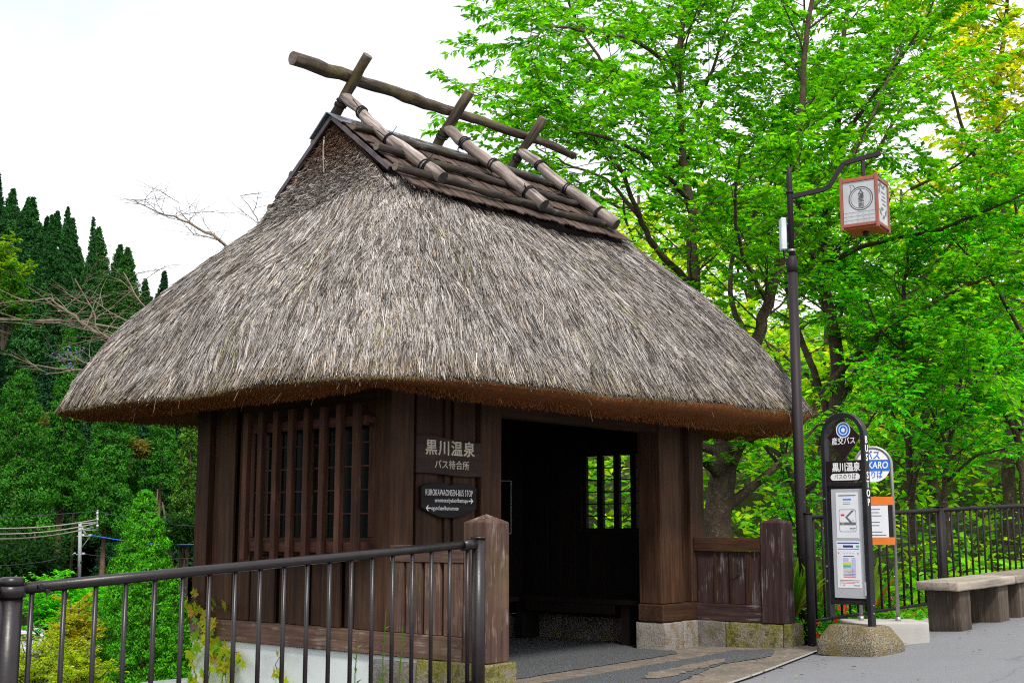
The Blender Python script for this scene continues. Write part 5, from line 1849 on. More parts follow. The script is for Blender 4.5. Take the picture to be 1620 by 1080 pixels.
spray_tree('spring_tree', F_limbs, 606, 'yellow leaved tall tree in the upper right corner of the picture', n_side=1.7, leaf=0.17, twigs=8, twig_leaves=13,
           pal=[((0.52, 0.60, 0.012), .5), ((0.62, 0.58, 0.02), .25), ((0.30, 0.58, 0.010), .25)], reach=(1.2, 2.4))
# --- generic small trees for the bank behind, built once and copied
def auto_limbs(h, seed, spread):
    g = np.random.default_rng(seed)
    tr = [np.zeros(3)]
    for k in range(6):
        tr.append(tr[-1] + np.array([g.normal(0, .12), g.normal(0, .12), h * 0.75 / 6]))
    out = [(tr, 0.02 * h, 0.006 * h)]
    for k in range(7):
        i = 2 + k % 4
        a = k * 2.4 + g.random()
        p = [tr[i]]
        d = np.array([math.cos(a), math.sin(a), 0.9])
        for _ in range(4):
            d = unit(d + g.normal(0, .15, 3) + np.array([0, 0, -.05]))
            p.append(p[-1] + d * spread / 4)
        out.append((p, 0.009 * h, 0.003 * h))
    return out

def copy_thing(src, loc, rz, sc, label=None, group=None):
    r = src.copy()
    COL.objects.link(r)
    r.location = loc
    r.rotation_euler = (0, 0, rz)
    r.scale = (sc, sc, sc)
    if label: r['label'] = label
    if group: r['group'] = group
    for ch in list(src.children):
        c = ch.copy()
        COL.objects.link(c)
        c.parent = r
        for gch in list(ch.children):
            d = gch.copy()
            COL.objects.link(d)
            d.parent = c
    return r

YEL = [((0.42, 0.66, 0.012), 0.5), ((0.25, 0.60, 0.012), 0.3), ((0.58, 0.62, 0.02), 0.2)]
BRT = [((0.15, 0.58, 0.010), 0.6), ((0.30, 0.62, 0.012), 0.4)]
protoY = spray_tree('bank_tree', auto_limbs(7, 1, 2.6), 611, 'x', n_side=0.8, leaf=0.22, twigs=6, twig_leaves=8, pal=YEL, reach=(1.2, 2.4), origin=(0, 0, 0))
protoG = spray_tree('bank_tree', auto_limbs(8, 2, 2.9), 622, 'x', n_side=0.8, leaf=0.22, twigs=6, twig_leaves=8, pal=BRT, reach=(1.2, 2.4), origin=(0, 0, 0))
protoM = spray_tree('bank_tree', auto_limbs(6, 3, 2.3), 633, 'x', n_side=0.9, leaf=0.15, twigs=6, twig_leaves=10, pal=MAPLE, reach=(1.0, 2.0), origin=(0, 0, 0))
spots = [
    # X, Y, kind, scale
    (5.2, 24, 'M', 1.0), (11.5, 25.5, 'M', 1.1), (3.8, 29, 'G', .9), (7.2, 29, 'Y', .9), (10.2, 30, 'G', .95),
    (13.5, 29, 'Y', 1.0), (0.2, 31, 'G', .9), (5.5, 35, 'Y', 1.05), (9.0, 36, 'G', 1.1), (12.6, 36, 'Y', 1.1), (16.0, 35, 'G', 1.1), (2.0, 37, 'Y', 1.0),
    (-1.8, 36, 'G', 1.0), (4.5, 43, 'G', 1.1), (8.5, 44, 'Y', 1.1), (12.5, 45, 'G', 1.2), (16.5, 44, 'Y', 1.3), (20.0, 42, 'G', 1.3), (0.5, 45, 'Y', 1.0),
    (18.5, 31, 'M', 1.3), (-3.5, 43, 'Y', 1.0), (7.0, 52, 'Y', 1.1), (12.0, 54, 'G', 1.2), (17.5, 55, 'Y', 1.3), (23, 52, 'G', 1.4), (22.5, 62, 'Y', 1.5), (2.5, 54, 'G', 1.1),
    (21.0, 37, 'Y', 1.7), (26, 45, 'Y', 1.9),
]
ktxt = {'Y': 'yellow green tree on the wooded bank beyond the fence', 'G': 'bright green tree on the wooded bank beyond the fence', 'M': 'low layered maple in the gully just beyond the fence'}
used = {}
rr = random.Random(21)
for (X, Y, kd, s_c) in spots:
    src = {'Y': protoY, 'G': protoG, 'M': protoM}[kd]
    z = float(terrain_z(X, Y)) - .1
    if kd not in used:
        used[kd] = 1
        src.location = (X, Y, z); src.scale = (s_c,) * 3; src.rotation_euler = (0, 0, rr.random() * 6.28)
        src['label'] = ktxt[kd]; src['group'] = {'Y': 'yellow green bank trees', 'G': 'green bank trees', 'M': 'gully maples'}[kd]
    else:
        copy_thing(src, (X, Y, z), rr.random() * 6.28, s_c * rr.uniform(.92, 1.08))

mp = sorted((o for o in COL.objects if o.get('group') == 'gully maples'), key=lambda o: o.location.x / o.location.y)
for o, w_ in zip(mp, ('leftmost', 'middle', 'rightmost')):
    o['label'] = w_ + ' of the low layered maples in the gully beyond the fence'
# --- undergrowth: countless leaves over the gully and the bank
def ground_leaves(name, n, xr, yr, size, pal, seed, hmax, cond=None, lw=0.5):
    g = np.random.default_rng(seed)
    X = g.uniform(*xr, n); Y = g.uniform(*yr, n)
    if cond is not None:
        k = cond(X, Y)
        X, Y = X[k], Y[k]
    n = len(X)
    lump = 0.5 + 0.5 * np.sin(X * 1.9 + 1.3 * np.sin(Y * 1.1)) * np.sin(Y * 1.7 + 1.1 * np.sin(X * 1.3))
    Z = terrain_z(X, Y) + hmax * (0.25 + 0.75 * lump) * np.sqrt(g.random(n))
    Pt = np.stack([X, Y, Z], 1)
    a = g.uniform(0, 2 * np.pi, n)
    Dr = unit(np.stack([np.cos(a), np.sin(a), g.normal(0.1, 0.4, n)], 1))
    Nm = unit(np.stack([g.normal(0, .5, n), g.normal(-.2, .5, n), np.ones(n)], 1))
    L = size * g.uniform(.6, 1.4, n)
    V, F = leaf_arrays(Pt, Dr, Nm, L, L * lw)
    c = leaf_cols(n, g, pal) * (0.7 + 0.6 * lump[:, None])
    me = mesh_np(name, V, F, np.repeat(c, 2, 0))
    me.materials.append(M['leaf'])
    return tag(link(name, me), kind='stuff')
def behind_fence(X, Y):
    sF = (X - FEN_A[0]) * _fn[0] + (Y - FEN_A[1]) * _fn[1]
    bx = (X - OB[0]) * BD[0] + (Y - OB[1]) * BD[1]
    by = (X - OB[0]) * AD[0] + (Y - OB[1]) * AD[1]
    return (sF > 0.25) & ((bx > 4.75) | (by > 3.8))
UND = [((0.05, 0.33, 0.010), 0.5), ((0.12, 0.45, 0.012), 0.32), ((0.24, 0.38, 0.015), 0.12), ((0.32, 0.12, 0.02), 0.06)]
ground_leaves('undergrowth', 42000, (1.0, 13), (12.3, 23), 0.085, UND, 71, 0.75, behind_fence)
ground_leaves('bank_foliage', 80000, (-6, 40), (19, 66), 0.26, [((0.20, 0.58, 0.012), 0.5), ((0.42, 0.62, 0.016), 0.35), ((0.08, 0.38, 0.01), 0.15)], 72, 1.5, lambda X, Y: X > -0.06 * Y)

def litter(name, n, seed, xr, yr, cond, zoff, size, pal):
    g = np.random.default_rng(seed)
    X = g.uniform(*xr, n); Y = g.uniform(*yr, n)
    k = cond(X, Y)
    X, Y = X[k], Y[k]
    n = len(X)
    a = g.uniform(0, 6.28, n)
    Pt = np.stack([X, Y, road_z(X, Y) + zoff], 1)
    Dr = unit(np.stack([np.cos(a), np.sin(a), np.full(n, .12)], 1))
    Nm = unit(np.stack([g.normal(0, .2, n), g.normal(0, .2, n), np.ones(n)], 1))
    L = size * g.uniform(.5, 1.4, n)
    V, F = leaf_arrays(Pt, Dr, Nm, L, L * .5)
    me = mesh_np(name, V, F, np.repeat(leaf_cols(n, g, pal), 2, 0)); me.materials.append(M['petal'])
    return tag(link(name, me), kind='stuff')
def open_road(X, Y):
    sF = (X - FEN_A[0]) * _fn[0] + (Y - FEN_A[1]) * _fn[1]
    bx = (X - OB[0]) * BD[0] + (Y - OB[1]) * BD[1]
    by = (X - OB[0]) * AD[0] + (Y - OB[1]) * AD[1]
    wgt = np.exp(-np.abs(sF + .35) * 1.6) + np.exp(-np.abs(by + .25) * 3) * (bx > .3) * (bx < 4.6) + .05
    return (sF < -.03) & ~((by > -.02) & (bx < 4.6)) & (np.random.default_rng(3).random(len(X)) < wgt)
litter('fallen_leaves', 900, 91, (-.2, 8), (8.2, 16), open_road, .022, .035, [((.22, .15, .06), .5), ((.12, .07, .035), .3), ((.25, .33, .04), .2)])
litter('grit', 5000, 92, (-.2, 8), (7.5, 16), open_road, .020, .014, [((.32, .31, .30), .6), ((.10, .09, .08), .4)])

# azaleas and strap-leaved plants along the fence foot
def azalea(loc, seed, label, col):
    g = np.random.default_rng(seed)
    root = empty('azalea', loc, 0, label, 'shrub', None)
    n = 900
    d = unit(g.normal(0, 1, (n, 3)))
    d[:, 2] = np.abs(d[:, 2])
    rad = 0.33 * g.uniform(.55, 1, n)[:, None]
    Pt = d * rad * np.array([1.15, 1.0, 1.5])
    Dr = unit(d + g.normal(0, .5, (n, 3)))
    L = .06 * g.uniform(.6, 1.3, n)
    V, F = leaf_arrays(Pt, Dr, unit(d + np.array([0, 0, .8]) + g.normal(0, .3, (n, 3))), L, L * .5)
    me = mesh_np('foliage', V, F, np.repeat(leaf_cols(n, g, UND[:2]), 2, 0)); me.materials.append(M['leaf'])
    tag(link('foliage', me, None, root), kind='stuff')
    link('stem', many_tubes('stem', [(np.array([[0, 0, -.1], d[k] * .15, d[k] * .3]), .006, 4) for k in range(9)], M['bark']), None, root)
    # each flower: five petals
    fl = []
    for k in range(5):
        a = k * 2 * math.pi / 5
        fl.append([(0, 0, 0), (math.cos(a - .4) * .022, math.sin(a - .4) * .022, .014), (math.cos(a) * .04, math.sin(a) * .04, .012), (math.cos(a + .4) * .022, math.sin(a + .4) * .022, .014)])
    V = np.array(fl).reshape(-1, 3)
    me = mesh_np('flower', V, np.arange(20).reshape(5, 4), np.tile(col, (5, 1))); me.materials.append(M['petal'])
    for k in range(11):
        q = unit(np.array([g.normal(0, .7), -abs(g.normal(.7, .4)), abs(g.normal(.45, .5))]))
        o = link('flower', me, None, root, Vector(q * .36 * np.array([1.15, 1, 1.5])))
        o.rotation_mode = 'QUATERNION'
        o.rotation_quaternion = Vector(q).to_track_quat('Z', 'Y')
for k, (t, off, sd, lab, col) in enumerate((
        (0.42, .50, 1, 'azalea shrub with red flowers seen left of the arched bus sign', (0.62, 0.012, 0.02)),
        (0.95, .55, 2, 'azalea shrub with red flowers low behind the arched bus sign', (0.7, 0.02, 0.03)),
        (1.45, .62, 3, 'azalea shrub with red blooms right of the steel hoop sign', (0.66, 0.014, 0.022)),
        (1.85, .70, 4, 'azalea shrub with pink blooms left of the first bench', (0.75, 0.05, 0.32)))):
    p = FEN_A + _fd * t + _fn * off
    azalea((p[0], p[1], float(road_z(p[0], p[1])) + .02), 700 + sd, lab, col)
def strap_plant(loc, seed, label, pal, n=26, Lr=(.5, .95)):
    g = np.random.default_rng(seed)
    root = empty('strap_leaf_plant', loc, 0, label, 'plant', None)
    for v in range(n):
        a = g.uniform(0, 6.28)
        L = g.uniform(*Lr)
        sp = g.uniform(.25, .75)
        m = 5
        t = np.linspace(0, 1, m)
        rx = L * sp * t
        zz = L * (t * 0.95 - 0.55 * sp * t ** 2)
        w = .022 * np.sin(np.pi * (0.12 + .88 * t)) + .002
        ca, sa = math.cos(a), math.sin(a)
        ctr = np.stack([rx * ca, rx * sa, zz], 1)
        sd = np.array([-sa, ca, 0])
        V = np.concatenate([ctr - sd * w[:, None], ctr + sd * w[:, None]])
        F = [(k, k + 1, m + k + 1, m + k) for k in range(m - 1)]
        c = leaf_cols(1, g, pal)
        me = mesh_np('leaf', V, F, np.repeat(c, m - 1, 0), smooth=True); me.materials.append(M['leaf'])
        link('leaf', me, None, root)
STR = [((0.20, 0.36, 0.02), 0.5), ((0.08, 0.3, 0.012), 0.25), ((0.42, 0.13, 0.02), 0.25)]
for k, (t, off, lab) in enumerate(((0.12, .28, 'clump of orange tinged strap leaves beside the lamp pole'),
                                   (0.62, .35, 'clump of yellow green strap leaves between fence and arched sign'),
                                   (1.65, .40, 'clump of pale strap leaves behind the steel hoop sign'))):
    p = FEN_A + _fd * t + _fn * off
    strap_plant((p[0], p[1], float(road_z(p[0], p[1])) + (.25 if k != 2 else .1)), 730 + k, lab, STR)

# --- vine on the valley side of the shelter
VN = empty('wall_vine', (*loc2w(-0.02, 3.3), 0.0), GA, 'yellow green vine climbing the rear corner of the white plaster wall', 'vine')
g = np.random.default_rng(88)
lf = [(0, 0, 0)] + [(r_ * math.cos(a), r_ * math.sin(a), .004 * (k % 2)) for k, (a, r_) in enumerate(((-.5, .020), (-.15, .05), (.35, .032), (.75, .058), (1.15, .036), (1.57, .068), (1.99, .036), (2.39, .058), (2.79, .032), (3.29, .05), (3.64, .020)))]
vm = []
for k, c in enumerate(((0.34, 0.46, 0.014), (0.48, 0.48, 0.025), (0.18, 0.44, 0.014), (0.50, 0.32, 0.04))):
    me = mesh_np('leaf', lf, [(0, q, q + 1) for q in range(1, 11)], np.tile(c, (10, 1)))
    me.materials.append(M['leaf'])
    vm.append(me)
stems = []
def vine_strand(p0, p1, nl, wob):
    pts = [np.array(p0, float)]
    for q in range(1, 9):
        t = q / 8
        pts.append(np.array(p0) * (1 - t) + np.array(p1) * t + np.array([0, g.normal(0, wob), g.normal(0, wob * .4)]))
    pts = np.array(pts)
    stems.append((pts, 0.0035, 4))
    for q in range(nl):
        t = g.random() * 7.99
        i = int(t)
        p = pts[i] * (1 - t + i) + pts[i + 1] * (t - i) + np.array([-g.uniform(.005, .035), g.normal(0, .045), g.normal(0, .03)])
        o = link('leaf', vm[g.choice(4, p=[.42, .28, .2, .1])], None, VN, p)
        o.rotation_euler = (R(90) + g.normal(0, .35), g.normal(0, .6) + math.pi, R(-90) + g.normal(0, .45))
        s = g.uniform(.7, 1.3)
        o.scale = (s, s, s)
# local x=0 is the wall face; y runs along the wall from the rear corner towards the road (negative)
vine_strand((-.015, .05, -.6), (-.02, .02, .62), 57, .05)
vine_strand((-.015, -.12, -.6), (-.02, -.16, .34), 44, .06)
vine_strand((-.015, -.3, -.6), (-.02, -.35, .18), 44, .06)
vine_strand((-.015, -.5, -.6), (-.02, -.42, .22), 37, .06)
vine_strand((-.015, -.2, .2), (-.02, -.62, .10), 34, .05)
vine_strand((-.015, -.12, .3), (-.02, -.30, .56), 11, .04)
vine_strand((-.015, -1.14, -.6), (-.02, -1.08, .20), 25, .04)
link('stem', many_tubes('stem', stems, M['bark']), None, VN)

def weed(loc, h, seed, label):
    g = np.random.default_rng(seed)
    root = empty('tall_weed', loc, 0, label, 'plant')
    pts = np.array([[0, 0, 0], [.01, .0, h * .4], [.0, .015, h * .75], [.02, .01, h]])
    me = many_tubes('stem', [(pts, 0.004, 5)], M['leaf'])
    at_ = me.color_attributes.new('Col', 'FLOAT_COLOR', 'CORNER')
    at_.data.foreach_set('color', np.tile(np.array([.13, .27, .03, 1], np.float32), len(me.loops)))
    link('stem', me, None, root)
    for k in range(9):
        t = .35 + .62 * k / 9
        a = k * 2.4
        Pt = np.array([[0.008, .008, h * t]])
        Dr = unit(np.array([[math.cos(a), math.sin(a), .9]]))
        L = np.array([.10 * (1.15 - t)]) + .03
        V, F = leaf_arrays(Pt, Dr, unit(np.array([[-math.cos(a), -math.sin(a), 1.0]])), L, L * .34)
        me = mesh_np('leaf', V, F, np.repeat(leaf_cols(1, g, [((.16, .34, .02), 1)]), 2, 0)); me.materials.append(M['leaf'])
        link('leaf', me, None, root)
for k, (lx, ly, h, lab) in enumerate(((-.12, 1.22, 1.25, 'tall grass weed left of the plaster wall end, near the mossy stone'), (-.12, .92, 1.42, 'tallest green weed in front of the sill beam'), (-.14, .72, 1.3, 'leafy weed with a yellow tip next to the mossy stone'))):
    w = loc2w(lx, ly)
    weed((w[0], w[1], -.85), h, 900 + k, lab)

# ------------------------------------------------------------------ the valley on the left
CED = [((0.018, 0.105, 0.018), 0.6), ((0.028, 0.14, 0.018), 0.3), ((0.010, 0.065, 0.018), 0.10)]
def conifer(name, h, rad, n, card, seed, pal, bare=0.2, origin=(0, 0, 0), trunk_r=None, droop=0.2, label=None, group=None, power=0.8, lump=0.26, dense=1.0, up=0.1):
    """a cedar: a trunk and a ragged cone of needle sprays grouped in drooping boughs"""
    g = np.random.default_rng(seed)
    root = empty(name, origin, 0, label, 'tree', group)
    tr = trunk_r or h * 0.014
    tb = [(np.array([[0, 0, -.8], [0, 0, h * .5], [0, 0, h * .98]]), [tr, tr * .6, tr * .08], 8)]
    nb = int((40 + h * 2.4) * dense)
    per = n // nb
    Pt, Dr, Nm = [], [], []
    C_ = []
    for b in range(nb):
        t = (b + g.random()) / nb
        z = h * (bare + (1 - bare) * t)
        R_ = rad * (1 - t) ** power * g.uniform(.70, 1.12) + rad * .02
        a = b * 2.399 + g.normal(0, .3)
        d = np.array([math.cos(a), math.sin(a), 0])
        side = np.array([-d[1], d[0], 0])
        if t < .75: tb.append((np.array([[0, 0, z], d * R_ * .7 + np.array([0, 0, z - droop * R_ * .4])]), [tr * .22, tr * .05], 4))
        # each bough ends in a few rounded tufts of needle sprays
        for q_ in range(3):
            m = max(3, int(per * (0.35 + 1.3 * (1 - t)) / 3))
            off = (q_ - 1) * .5
            cR = R_ * (0.80 if q_ == 1 else 0.62) * g.uniform(.85, 1.1)
            ctr = d * cR + side * off * R_ * g.uniform(.7, 1.2)
            ctr[2] = z - droop * cR * .6 + g.normal(0, .1) * R_
            tr_ = lump * R_ * g.uniform(.75, 1.25) + .02 * rad
            nn = unit(g.normal(0, 1, (m, 3)) + np.array([0, 0, .35]) + d * .35)
            Pt.append(ctr + nn * tr_ * np.array([1, 1, .85]) * np.abs(g.normal(.80, .22, (m, 1))))
            Dr.append(unit(np.cross(nn, g.normal(0, 1, (m, 3))) + .35 * nn + np.array([0, 0, up])))
            Nm.append(unit(nn + g.normal(0, .14, (m, 3))))
            C_.append(np.full(m, 0.6 + .7 * g.random()))
    Pt, Dr, Nm, C_ = map(np.concatenate, (Pt, Dr, Nm, C_))
    k = len(Pt)
    L = card * g.uniform(.6, 1.35, k)
    V, F = leaf_arrays(Pt, Dr, Nm, L, L * .44)
    c = leaf_cols(k, g, pal, .10) * C_[:, None]
    me = mesh_np('crown', V, F, np.repeat(c, 2, 0))
    me.materials.append(M['needle'])
    link('trunk', many_tubes('trunk', tb, M['cedar_bark']), None, root)
    tag(link('crown', me, None, root), kind='stuff')
    return root

G1 = 'cedars covering the hillside'
protos = [conifer('cedar_tree', 19, 3.7, 17000, 0.42, 1000 + k, [tuple((tuple(c * m_ for c, m_ in zip(col, ((1, 1, 1), (1.6, 1.25, .8), (.7, .72, 1.3), (1.2, 1.05, 1))[k])), w_) for col, w_ in CED)][0], (0.18, 0.22, 0.15, 0.25)[k], (0, 0, 0), group=G1, label='dark green cedar on the steep wooded hillside', power=(1.0, .85, 1.1, .9)[k]) for k in range(4)]
rr = random.Random(77)
cnt = 0
rowsY = [134, 141, 148, 155, 162, 170, 178, 186, 194, 202, 210, 219]
for ri, Y in enumerate(rowsY):
    X = -100.0
    while X < -16:
        x = X + rr.uniform(-1.6, 1.6)
        y = Y + rr.uniform(-2.8, 2.8)
        X += 6.0
        if x / y > -0.13 or x / y < -0.54: continue
        if rr.random() < 0.05: continue
        z = float(terrain_z(x, y)) - .3
        s = rr.uniform(.78, 1.22) * (1.0 if ri < 8 else .9)
        if cnt < 4:
            o = protos[cnt]
            o.location = (x, y, z); o.scale = (s * rr.uniform(.9, 1.1), s, s); o.rotation_euler = (0, 0, rr.random() * 6.28)
        else:
            o = copy_thing(protos[2 if (ri < 4 and rr.random() < .75) else rr.randrange(4)], (x, y, z), rr.random() * 6.28, s)  # lower rows mostly take the darkest palette: forest shadow painted into the crowns
        cnt += 1
# the cedars at the foot of the hill, and others one can single out
FED = [((0.031, 0.18, 0.009), 0.6), ((0.054, 0.23, 0.009), 0.3), ((0.017, 0.12, 0.009), 0.10)]
def cedar_at(px, top, base_, d, wpx, seed, label, pal=FED, bare=.12, n=5200, card=.27, power=.6):
    n = int(n * 4.6)
    p = at(px, base_, d)
    zt = at(px, top, d)[2]
    return conifer('cedar_tree', zt - p[2], wpx / 1960 * d / 2, n, card, seed, pal, bare, tuple(p), label=label, power=power, lump=.24, up=.4)
cedar_at(15, 585, 900, 112, 135, 1, 'broad bright cedar at the left edge, at the foot of the hill', bare=.20, n=7000)
cedar_at(88, 520, 930, 118, 78, 2, 'tall cedar second from the left edge, its lower trunk bare', bare=.30, n=6000)
cedar_at(160, 610, 930, 116, 100, 3, 'wide cedar just left of the utility pole top', bare=.28, n=6500)
cedar_at(196, 655, 910, 122, 50, 4, 'narrow cedar between the wide cedar and the gap', bare=.30, n=3000)
cedar_at(247, 640, 905, 120, 62, 5, 'cedar with a long bare trunk and a high tuft of crown', bare=.52, n=2600, power=.45)
cedar_at(293, 650, 930, 105, 62, 6, 'pale thin crowned cedar beside the shelter wall', pal=[((.08, .2, .012), .6), ((.045, .15, .01), .4)], bare=.25, n=2400, power=.5)
cedar_at(95, 330, 560, 185, 52, 7, 'tallest dark cedar breaking the skyline, left of the lone one', pal=CED, n=3000, card=.36, power=.8)
cedar_at(137, 345, 560, 188, 30, 8, 'slender lone cedar standing clear on the skyline', pal=CED, n=1800, card=.34, power=.8)
cedar_at(232, 470, 640, 180, 40, 9, 'small dark cedar on the skyline just above the roof slope', pal=CED, n=1800, card=.34, power=.8)
cedar_at(70, 340, 560, 186, 44, 10, 'dark cedar on the skyline, left neighbour of the tallest', pal=CED, n=2800, card=.36, power=.8)
cedar_at(20, 335, 560, 186, 60, 11, 'blunt dark cedar on the skyline at the left edge', pal=CED, n=3000, card=.36, power=.8)
# the near conifers in the valley
NCF = [((0.060, 0.33, 0.006), 0.6), ((0.11, 0.42, 0.007), 0.25), ((0.024, 0.19, 0.007), 0.15)]
p = at(214, 1150, 44)
conifer('cypress_tree', at(214, 778, 44)[2] - p[2], 1.95, 64000, .10, 31, NCF, .02, tuple(p), label='big pointed bright green conifer in the valley below the railing', power=.62, droop=-.25, lump=.20, dense=2.2, up=.9)
p = at(222, 1150, 38)
conifer('cypress_tree', at(212, 868, 38)[2] - p[2], 1.25, 32000, .095, 32, NCF, .02, tuple(p), label='smaller conifer standing in front of the big pointed one', power=.6, droop=-.25, lump=.20, dense=2.2, up=.9)
p = at(268, 1160, 40)
conifer('cypress_tree', at(268, 905, 40)[2] - p[2], 0.9, 18000, .095, 33, NCF, .02, tuple(p), label='small conifer at the right of the big pointed one, by the plaster wall', power=.6, droop=-.25, lump=.20, dense=2.2, up=.9)

# bright maple, bamboo and bushes below the railing
VM = [((0.08, 0.55, 0.006), 0.6), ((0.15, 0.62, 0.008), 0.4)]
YB_ = [((0.52, 0.52, 0.02), 0.5), ((0.30, 0.46, 0.015), 0.36), ((0.62, 0.36, 0.02), 0.14)]
YG = [((0.45, 0.56, 0.012), 0.6), ((0.28, 0.50, 0.012), 0.4)]
def bush(name, c, r, n, leaf, seed, pal, label, cat, flat=.3, zc=1.0, stems=9, lump=7):
    """a rounded shrub: several overlapping leaf clumps on stems"""
    g = np.random.default_rng(seed)
    root = empty(name, tuple(c), 0, label, cat)
    cl = []
    for k in range(lump):
        d = unit(g.normal(0, 1, 3)); d[2] = abs(d[2]) * .8
        cl.append((d * np.array([r, r, r * zc]) * g.uniform(.35, .75), r * g.uniform(.35, .6)))
    tb = [(np.array([[g.normal(0, .1 * r), g.normal(0, .1 * r), -1.2 * r], q[0] * .5, q[0]]), [.03 * r, .02 * r, .008 * r], 5) for q in cl]
    Pt, Dr, Nm = [], [], []
    for q, rad in cl:
        m = n // lump
        d = unit(g.normal(0, 1, (m, 3)))
        lay = np.round(d[:, 2:3] * 3) / 3
        p = d * (rad * np.abs(g.normal(.78, .26, (m, 1))))
        p[:, 2] *= .8
        Pt.append(p + q)
        Dr.append(unit(d * np.array([1, 1, .3]) + g.normal(0, .45, (m, 3))))
        Nm.append(unit(np.array([0, 0, 1.0]) + d * .5 + g.normal(0, flat, (m, 3))))
    Pt, Dr, Nm = map(np.concatenate, (Pt, Dr, Nm))
    L = leaf * g.uniform(.6, 1.3, len(Pt))
    V, F = leaf_arrays(Pt, Dr, Nm, L, L * .5)
    me = mesh_np('crown', V, F, np.repeat(leaf_cols(len(Pt), g, pal), 2, 0)); me.materials.append(M['leaf'])
    link('stem', many_tubes('stem', tb, M['bark']), None, root)
    tag(link('crown', me, None, root), kind='stuff')
    return root
def stem_shrub(name, c, r, h, nst, leaf, seed, pal, label, cat, flat=.35, twigs=6, twl=12, lw=.5, n_side=1.6, lean=1.0, reach=None):
    """a shrub of many stems fanning out of one foot"""
    g = np.random.default_rng(seed)
    limbs = []
    for k in range(nst):
        a = k * 2.4 + g.normal(0, .3)
        rr_ = r * math.sqrt((k + .6) / nst) * lean
        hh = h * (1.05 - .45 * (k + .5) / nst) * g.uniform(.85, 1.1)
        e = np.array([math.cos(a) * rr_, math.sin(a) * rr_, hh])
        mid = e * np.array([.35, .35, .6]) + g.normal(0, .05 * r, 3)
        limbs.append(([np.zeros(3), mid, e], .018 * h, .006 * h))
    root = spray_tree(name, limbs, seed, label, cat, n_side=n_side, leaf=leaf, lw=lw, twigs=twigs, twig_leaves=twl, pal=pal, reach=reach or (.3 * r, .6 * r), origin=(0, 0, 0), flat=flat, start=.35)
    root.location = tuple(c)
    return root
def foot(px, py_top, d, h):
    p = at(px, py_top, d)
    return (p[0], p[1], p[2] - h)
stem_shrub('maple_bush', foot(95, 918, 60, 3.4), 2.5, 3.2, 15, .17, 51, VM, 'vivid green rounded maple behind the railing, left of the conifers', 'tree', .2, reach=(.7, 1.5))
stem_shrub('maple_bush', foot(150, 912, 66, 3.2), 1.7, 3.0, 9, .17, 52, VM, 'small vivid green maple peeping over the rail below the utility pole', 'tree', .2, reach=(.6, 1.2))
stem_shrub('bamboo_clump', foot(118, 955, 42, 3.0), 0.75, 2.9, 13, .13, 53, YB_, 'yellowing bamboo clump between the maple and the conifers', 'bamboo', .8, lw=.22, twl=16, reach=(.25, .6))
stem_shrub('yellow_bush', foot(55, 1012, 36, 2.0), 1.5, 1.9, 16, .09, 54, YG, 'wide yellow green bush at the lower left below the van', 'shrub', .5, lw=.4, reach=(.4, .8))
stem_shrub('yellow_bush', foot(125, 1030, 33, 1.7), 1.0, 1.6, 12, .09, 55, YG, 'yellow green bush left of the smaller conifer foot', 'shrub', .5, lw=.4, reach=(.3, .6))
stem_shrub('yellow_bush', foot(-30, 1000, 38, 2.2), 1.4, 2.1, 11, .10, 56, YG, 'yellow green bush just beyond the left picture edge', 'shrub', .5, lw=.4, reach=(.4, .8))
DK = [((0.012, 0.06, 0.010), .6), ((0.022, 0.085, 0.012), .4)]
bush('dark_bush', at(15, 900, 100), 4.2, 6000, .4, 57, DK, 'dark bush under the broad cedar at the left edge', 'shrub', .4, .7)
bush('dark_bush', at(290, 850, 100), 2.6, 3500, .35, 58, DK, 'dark bush beside the shelter wall under the pale cedar', 'shrub', .4, .9)
# forest-floor brush at the foot of the hill: nobody could count it
ground_leaves('valley_undergrowth', 60000, (-75, -8), (40, 140), 0.34, [((0.014, 0.05, 0.01), .45), ((0.03, 0.06, 0.012), .2), ((0.045, 0.032, 0.022), .35)], 73, 1.2, lambda X, Y: (X < -0.2 * Y) & (X > -.6 * Y) & ~((np.abs(X / Y + .40) < .05) & (Y > 55) & (Y < 95)))
ground_leaves('hill_undergrowth', 45000, (-115, -18), (135, 215), 0.8, [((0.008, 0.04, 0.008), .6), ((0.016, 0.06, 0.01), .4)], 74, 2.0, lambda X, Y: (X < -0.13 * Y) & (X > -.58 * Y))  # shade between the cedars is put into these very dark leaf colours
# pale broadleaf crowns among the cedars
stem_shrub('broadleaf_tree', foot(4, 378, 150, 9.5), 3.6, 9.0, 11, .42, 61, [((.22, .40, .012), .6), ((.12, .32, .012), .4)], 'light yellow green round tree among the dark cedars, left edge of the hill', 'tree', .4, twigs=5, twl=9, reach=(1.2, 2.4), n_side=.9)
stem_shrub('broadleaf_tree', foot(12, 432, 148, 9.5), 3.2, 9.0, 11, .42, 62, [((.07, .26, .012), .6), ((.05, .20, .012), .4)], 'mid green round tree below the light one on the hill', 'tree', .4, twigs=5, twl=9, reach=(1.2, 2.4), n_side=.9)
bush('broadleaf_tree', at(205, 712, 118), 1.8, 1600, .4, 63, [((.25, .2, .05), .6), ((.16, .18, .03), .4)], 'tan flowering crown in the gap between two cedars', 'tree', .4, .8)
bush('broadleaf_tree', at(50, 690, 126), 2.6, 2200, .45, 64, [((.16, .2, .03), .6), ((.08, .16, .02), .4)], 'olive round tree behind the left cedars', 'tree', .4, 1.4)
